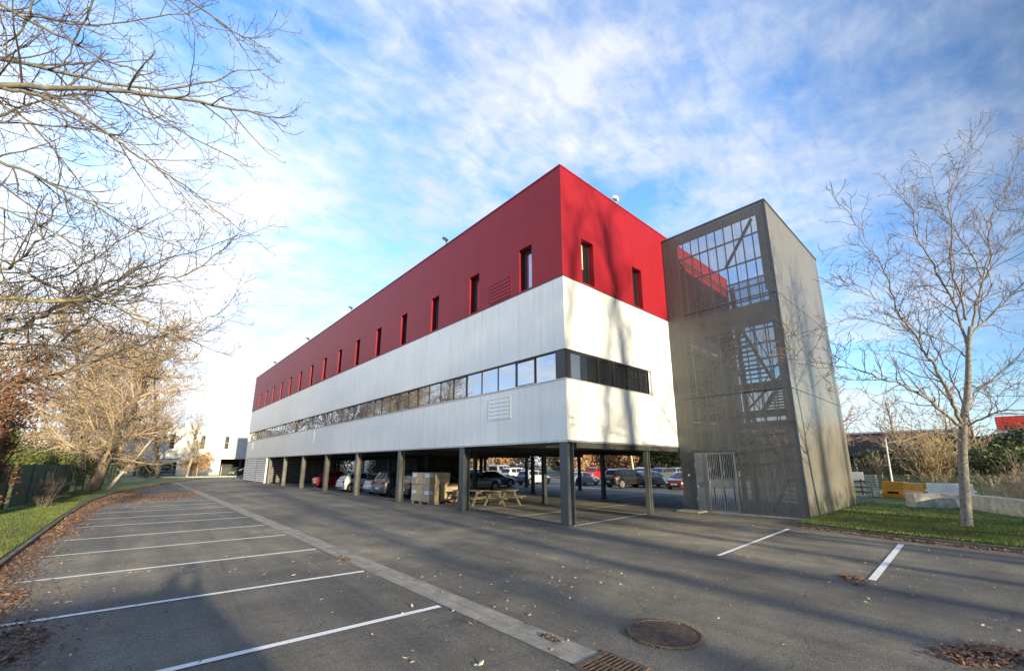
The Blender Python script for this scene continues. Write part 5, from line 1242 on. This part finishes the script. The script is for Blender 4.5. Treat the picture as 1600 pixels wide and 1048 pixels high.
bare_tree((52, -6.4, 0), 'brown bare tree over the willow thicket', 7, .16, M['bark_tan'], M['twig_tan'], 93, nb=32, lenf=.42, dens=(2.0, 2.6), rmin=.018)
# barriers and blocks
def jersey(x, y, rz, Lb, h, m, label, name='concrete_block', cat='concrete block', top=.18, bot=.46, cavity=True):
    r = empty(name, (x, y, .1), label, cat, rz); q = MB()
    prof = [(-bot/2, 0), (-bot/2, h*.25), (-top/2-.02, h*.55), (-top/2, h), (top/2, h), (top/2+.02, h*.55), (bot/2, h*.25), (bot/2, 0)]
    n = len(prof)
    for s in (-1, 1): q.v += [(s*Lb/2, a, b) for a, b in prof]
    q.f = [(i, (i+1) % n, (i+1) % n+n, i+n) for i in range(n)]+[tuple(range(n))[::-1], tuple(range(n, 2*n))]
    q.build('body', m, r, bevel=.025, world=False); return r
def pxy(u, v, z=.1):
    r = (_r*((u-800)/FPX)-_u*((v-CY)/FPX)+_f); k = (z-2.0)/r.z; return CAM+r*k
def between(ua, va, ub, vb):
    a, b = pxy(ua, va), pxy(ub, vb); c = (a+b)/2; d_ = b-a; return c.x, c.y, math.atan2(d_.y, d_.x), d_.length
x, y, rz, Ln = between(1424, 792, 1527, 794); jersey(x, y, rz, Ln, .62, M['concrete'], 'grey concrete block left of the silvery trunk', bot=.7, top=.6)
x, y, rz, Ln = between(1533, 797, 1640, 812); jersey(x, y, rz, Ln, .62, M['concrete'], 'grey concrete block right of the silvery trunk with stained end', bot=.7, top=.6)
def plastic(ua, va, ub, vb, h, m, label):
    x, y, rz, Ln = between(ua, va, ub, vb)
    r = jersey(x, y, rz, Ln, h, m, label, 'plastic_barrier', 'barrier', top=.22, bot=.5)
    q = MB(); q.cbox((0, -.24, h*.32), (Ln*.5, .05, .12)); q.build('fork_slot', M['under'], r, world=False)
    q = MB(); q.cbox((Ln/2+.02, 0, h*.6), (.16, .12, .12)); q.build('lug', M['whiteplastic'], r, bevel=.02, world=False)
plastic(1383, 776, 1418, 778, .92, M['orange'], 'orange plastic barrier, the left one of two')
plastic(1419, 779, 1450, 783, .92, M['orange'], 'orange plastic barrier touching the white one')
plastic(1452, 783, 1526, 786, .95, M['whiteplastic'], 'white plastic barrier behind the left concrete block')
# leaning post, crate stack, gate rail
lp = empty('lamp_post', (*pxy(1397, 772)[:2], 0), 'slim white leaning lamp post above the orange barriers', 'lamp post')
b0_ = pxy(1397, 772); MB().tube([b0_, at(1383, 684, (b0_-CAM).dot(_f))], [.055, .04], 8).build('pole', M['whiteplastic'], lp)
tp = at(1383, 684, (b0_-CAM).dot(_f)); MB().cbox(tp+Vector((0, 0, .04)), (.3, .16, .10)).build('lamp_head', M['galv'], lp)
cx_, cyv = pxy(1366, 776)[:2]
cs = empty('wire_cage', (cx_, cyv, .1), 'stacked grey wire cage beside the orange barrier', 'cage'); q = MB()
for i in range(9): q.cbox((cx_, cyv, .14+i*.15), (.5, .5, .03))
for sx in (-1, 1):
    for sy in (-1, 1): q.cbox((cx_+sx*.24, cyv+sy*.24, .75), (.035, .035, 1.3))
for i in range(1, 5):
    q.cbox((cx_-.24+i*.1, cyv-.24, .75), (.015, .015, 1.3)); q.cbox((cx_-.24, cyv-.24+i*.1, .75), (.015, .015, 1.3))
q.build('cage_frame', M['galv'], cs)
gt = empty('timber_rail', (24.5, -3.0, .1), 'low pale timber rail fence between the tower and the cage', 'fence')
p0_, p1_ = pxy(1334, 772), pxy(1364, 774)
for z in (.2, .5, .85): MB().bar(p0_+Vector((0, 0, z)), p1_+Vector((0, 0, z)), .05, .09).build('rail', M['wood'], gt)
for t in (0, .5, 1): MB().bar(p0_.lerp(p1_, t), p0_.lerp(p1_, t)+Vector((0, 0, 1.0)), .08).build('post', M['wood'], gt)
sg = empty('info_board', (*pxy(1350, 770)[:2], .1), 'small pale board on two legs beside the tower corner', 'sign'); c_ = pxy(1342, 771)
MB().cbox(c_+Vector((0, 0, 1.15)), (.05, .8, .55)).build('board', M['whiteplastic'], sg); MB().cbox(c_+Vector((0, -.3, .45)), (.05, .05, .9)).cbox(c_+Vector((0, .3, .45)), (.05, .05, .9)).build('legs', M['galv'], sg)

# ------------------------------------------------------------------ the photographer (behind the lens; throws the small shadow)
def skin(name, verts, edges, radii, m, parent, root_i=0, sub=2):
    me = bpy.data.meshes.new(name); me.from_pydata(verts, edges, []); o = bpy.data.objects.new(name, me); col.objects.link(o); me.materials.append(m)
    o.modifiers.new('skin', 'SKIN'); sk = me.skin_vertices[0].data if me.skin_vertices else None
    if sk is None:
        bpy.context.view_layer.objects.active = o; o.modifiers.clear(); bpy.context.view_layer.update(); o.modifiers.new('skin', 'SKIN'); bpy.context.view_layer.update()
        if not me.skin_vertices:
            import bmesh
            bm = bmesh.new(); bm.from_mesh(me); bm.verts.layers.skin.verify(); bm.to_mesh(me); bm.free()
        sk = me.skin_vertices[0].data
    for i, r in enumerate(radii): sk[i].radius = (r, r) if not isinstance(r, tuple) else r; sk[i].use_root = (i == root_i)
    s_ = o.modifiers.new('sub', 'SUBSURF'); s_.levels = sub; s_.render_levels = sub
    me.update(); o.parent = parent; return o
ph = empty('person', (CAM.x-.27, CAM.y-.42, 0), 'person in dark jacket holding a phone up with both arms, behind the camera', 'person', -YAW)
# local frame: +Y faces the view direction
V = [(0, 0, .95), (0, 0, 1.15), (0, 0, 1.38), (0, 0, 1.50), (0, .01, 1.56), (0, .02, 1.66), (0, .02, 1.74),
     (-.10, 0, .90), (-.11, .02, .50), (-.12, -.02, .09), (-.12, .10, .04), (.10, 0, .90), (.11, .02, .50), (.12, -.02, .09), (.12, .10, .04),
     (-.19, 0, 1.43), (-.30, .08, 1.66), (-.13, .26, 1.93), (.19, 0, 1.43), (.30, .08, 1.66), (.13, .26, 1.93)]
Ed = [(0, 1), (1, 2), (2, 3), (3, 4), (4, 5), (5, 6), (0, 7), (7, 8), (8, 9), (9, 10), (0, 11), (11, 12), (12, 13), (13, 14), (2, 15), (15, 16), (16, 17), (2, 18), (18, 19), (19, 20)]
skin('body', V, Ed, [.14, .13, .15, .06, .055, .085, .07, .09, .06, .042, .038, .09, .06, .042, .038, .06, .045, .03, .06, .045, .03], M['skin'], ph)
skin('jacket', [V[0], V[1], V[2], V[3], V[15], V[16], (-.16, .23, 1.88), V[18], V[19], (.16, .23, 1.88)], [(0, 1), (1, 2), (2, 3), (2, 4), (4, 5), (5, 6), (2, 7), (7, 8), (8, 9)], [.165, .155, .175, .075, .08, .06, .045, .08, .06, .045], M['jacket'], ph)
skin('trousers', [V[0], V[7], V[8], V[9], V[11], V[12], V[13]], [(0, 1), (1, 2), (2, 3), (0, 4), (4, 5), (5, 6)], [.15, .105, .075, .06, .105, .075, .06], M['trousers'], ph)
skin('hair', [(0, -.03, 1.68), (0, -.01, 1.76), (0, .03, 1.79)], [(0, 1), (1, 2)], [.09, .085, .05], M['hair'], ph)
for s in (-1, 1):
    for i in range(4):
        zf = 1.93+(i-1.5)*.022
        skin('finger', [(s*.125, .27, zf), (s*.105, .315, zf+.004), (s*.075, .322, zf+.006)], [(0, 1), (1, 2)], [.010, .009, .008], M['skin'], ph, sub=1)
    skin('thumb', [(s*.13, .27, 1.90), (s*.105, .275, 1.915), (s*.075, .285, 1.93)], [(0, 1), (1, 2)], [.012, .011, .009], M['skin'], ph, sub=1)
pn = empty('phone', (0, 0, 0), 'dark phone held sideways in both hands behind the camera', 'phone')
pn.location = CAM-_f*.11-Vector((0, 0, .055)); pn.rotation_euler = (0, 0, -YAW)
MB().box(-.08, -.004, -.04, .08, .004, .035).build('phone_body', M['trim'], pn, bevel=.003, world=False)
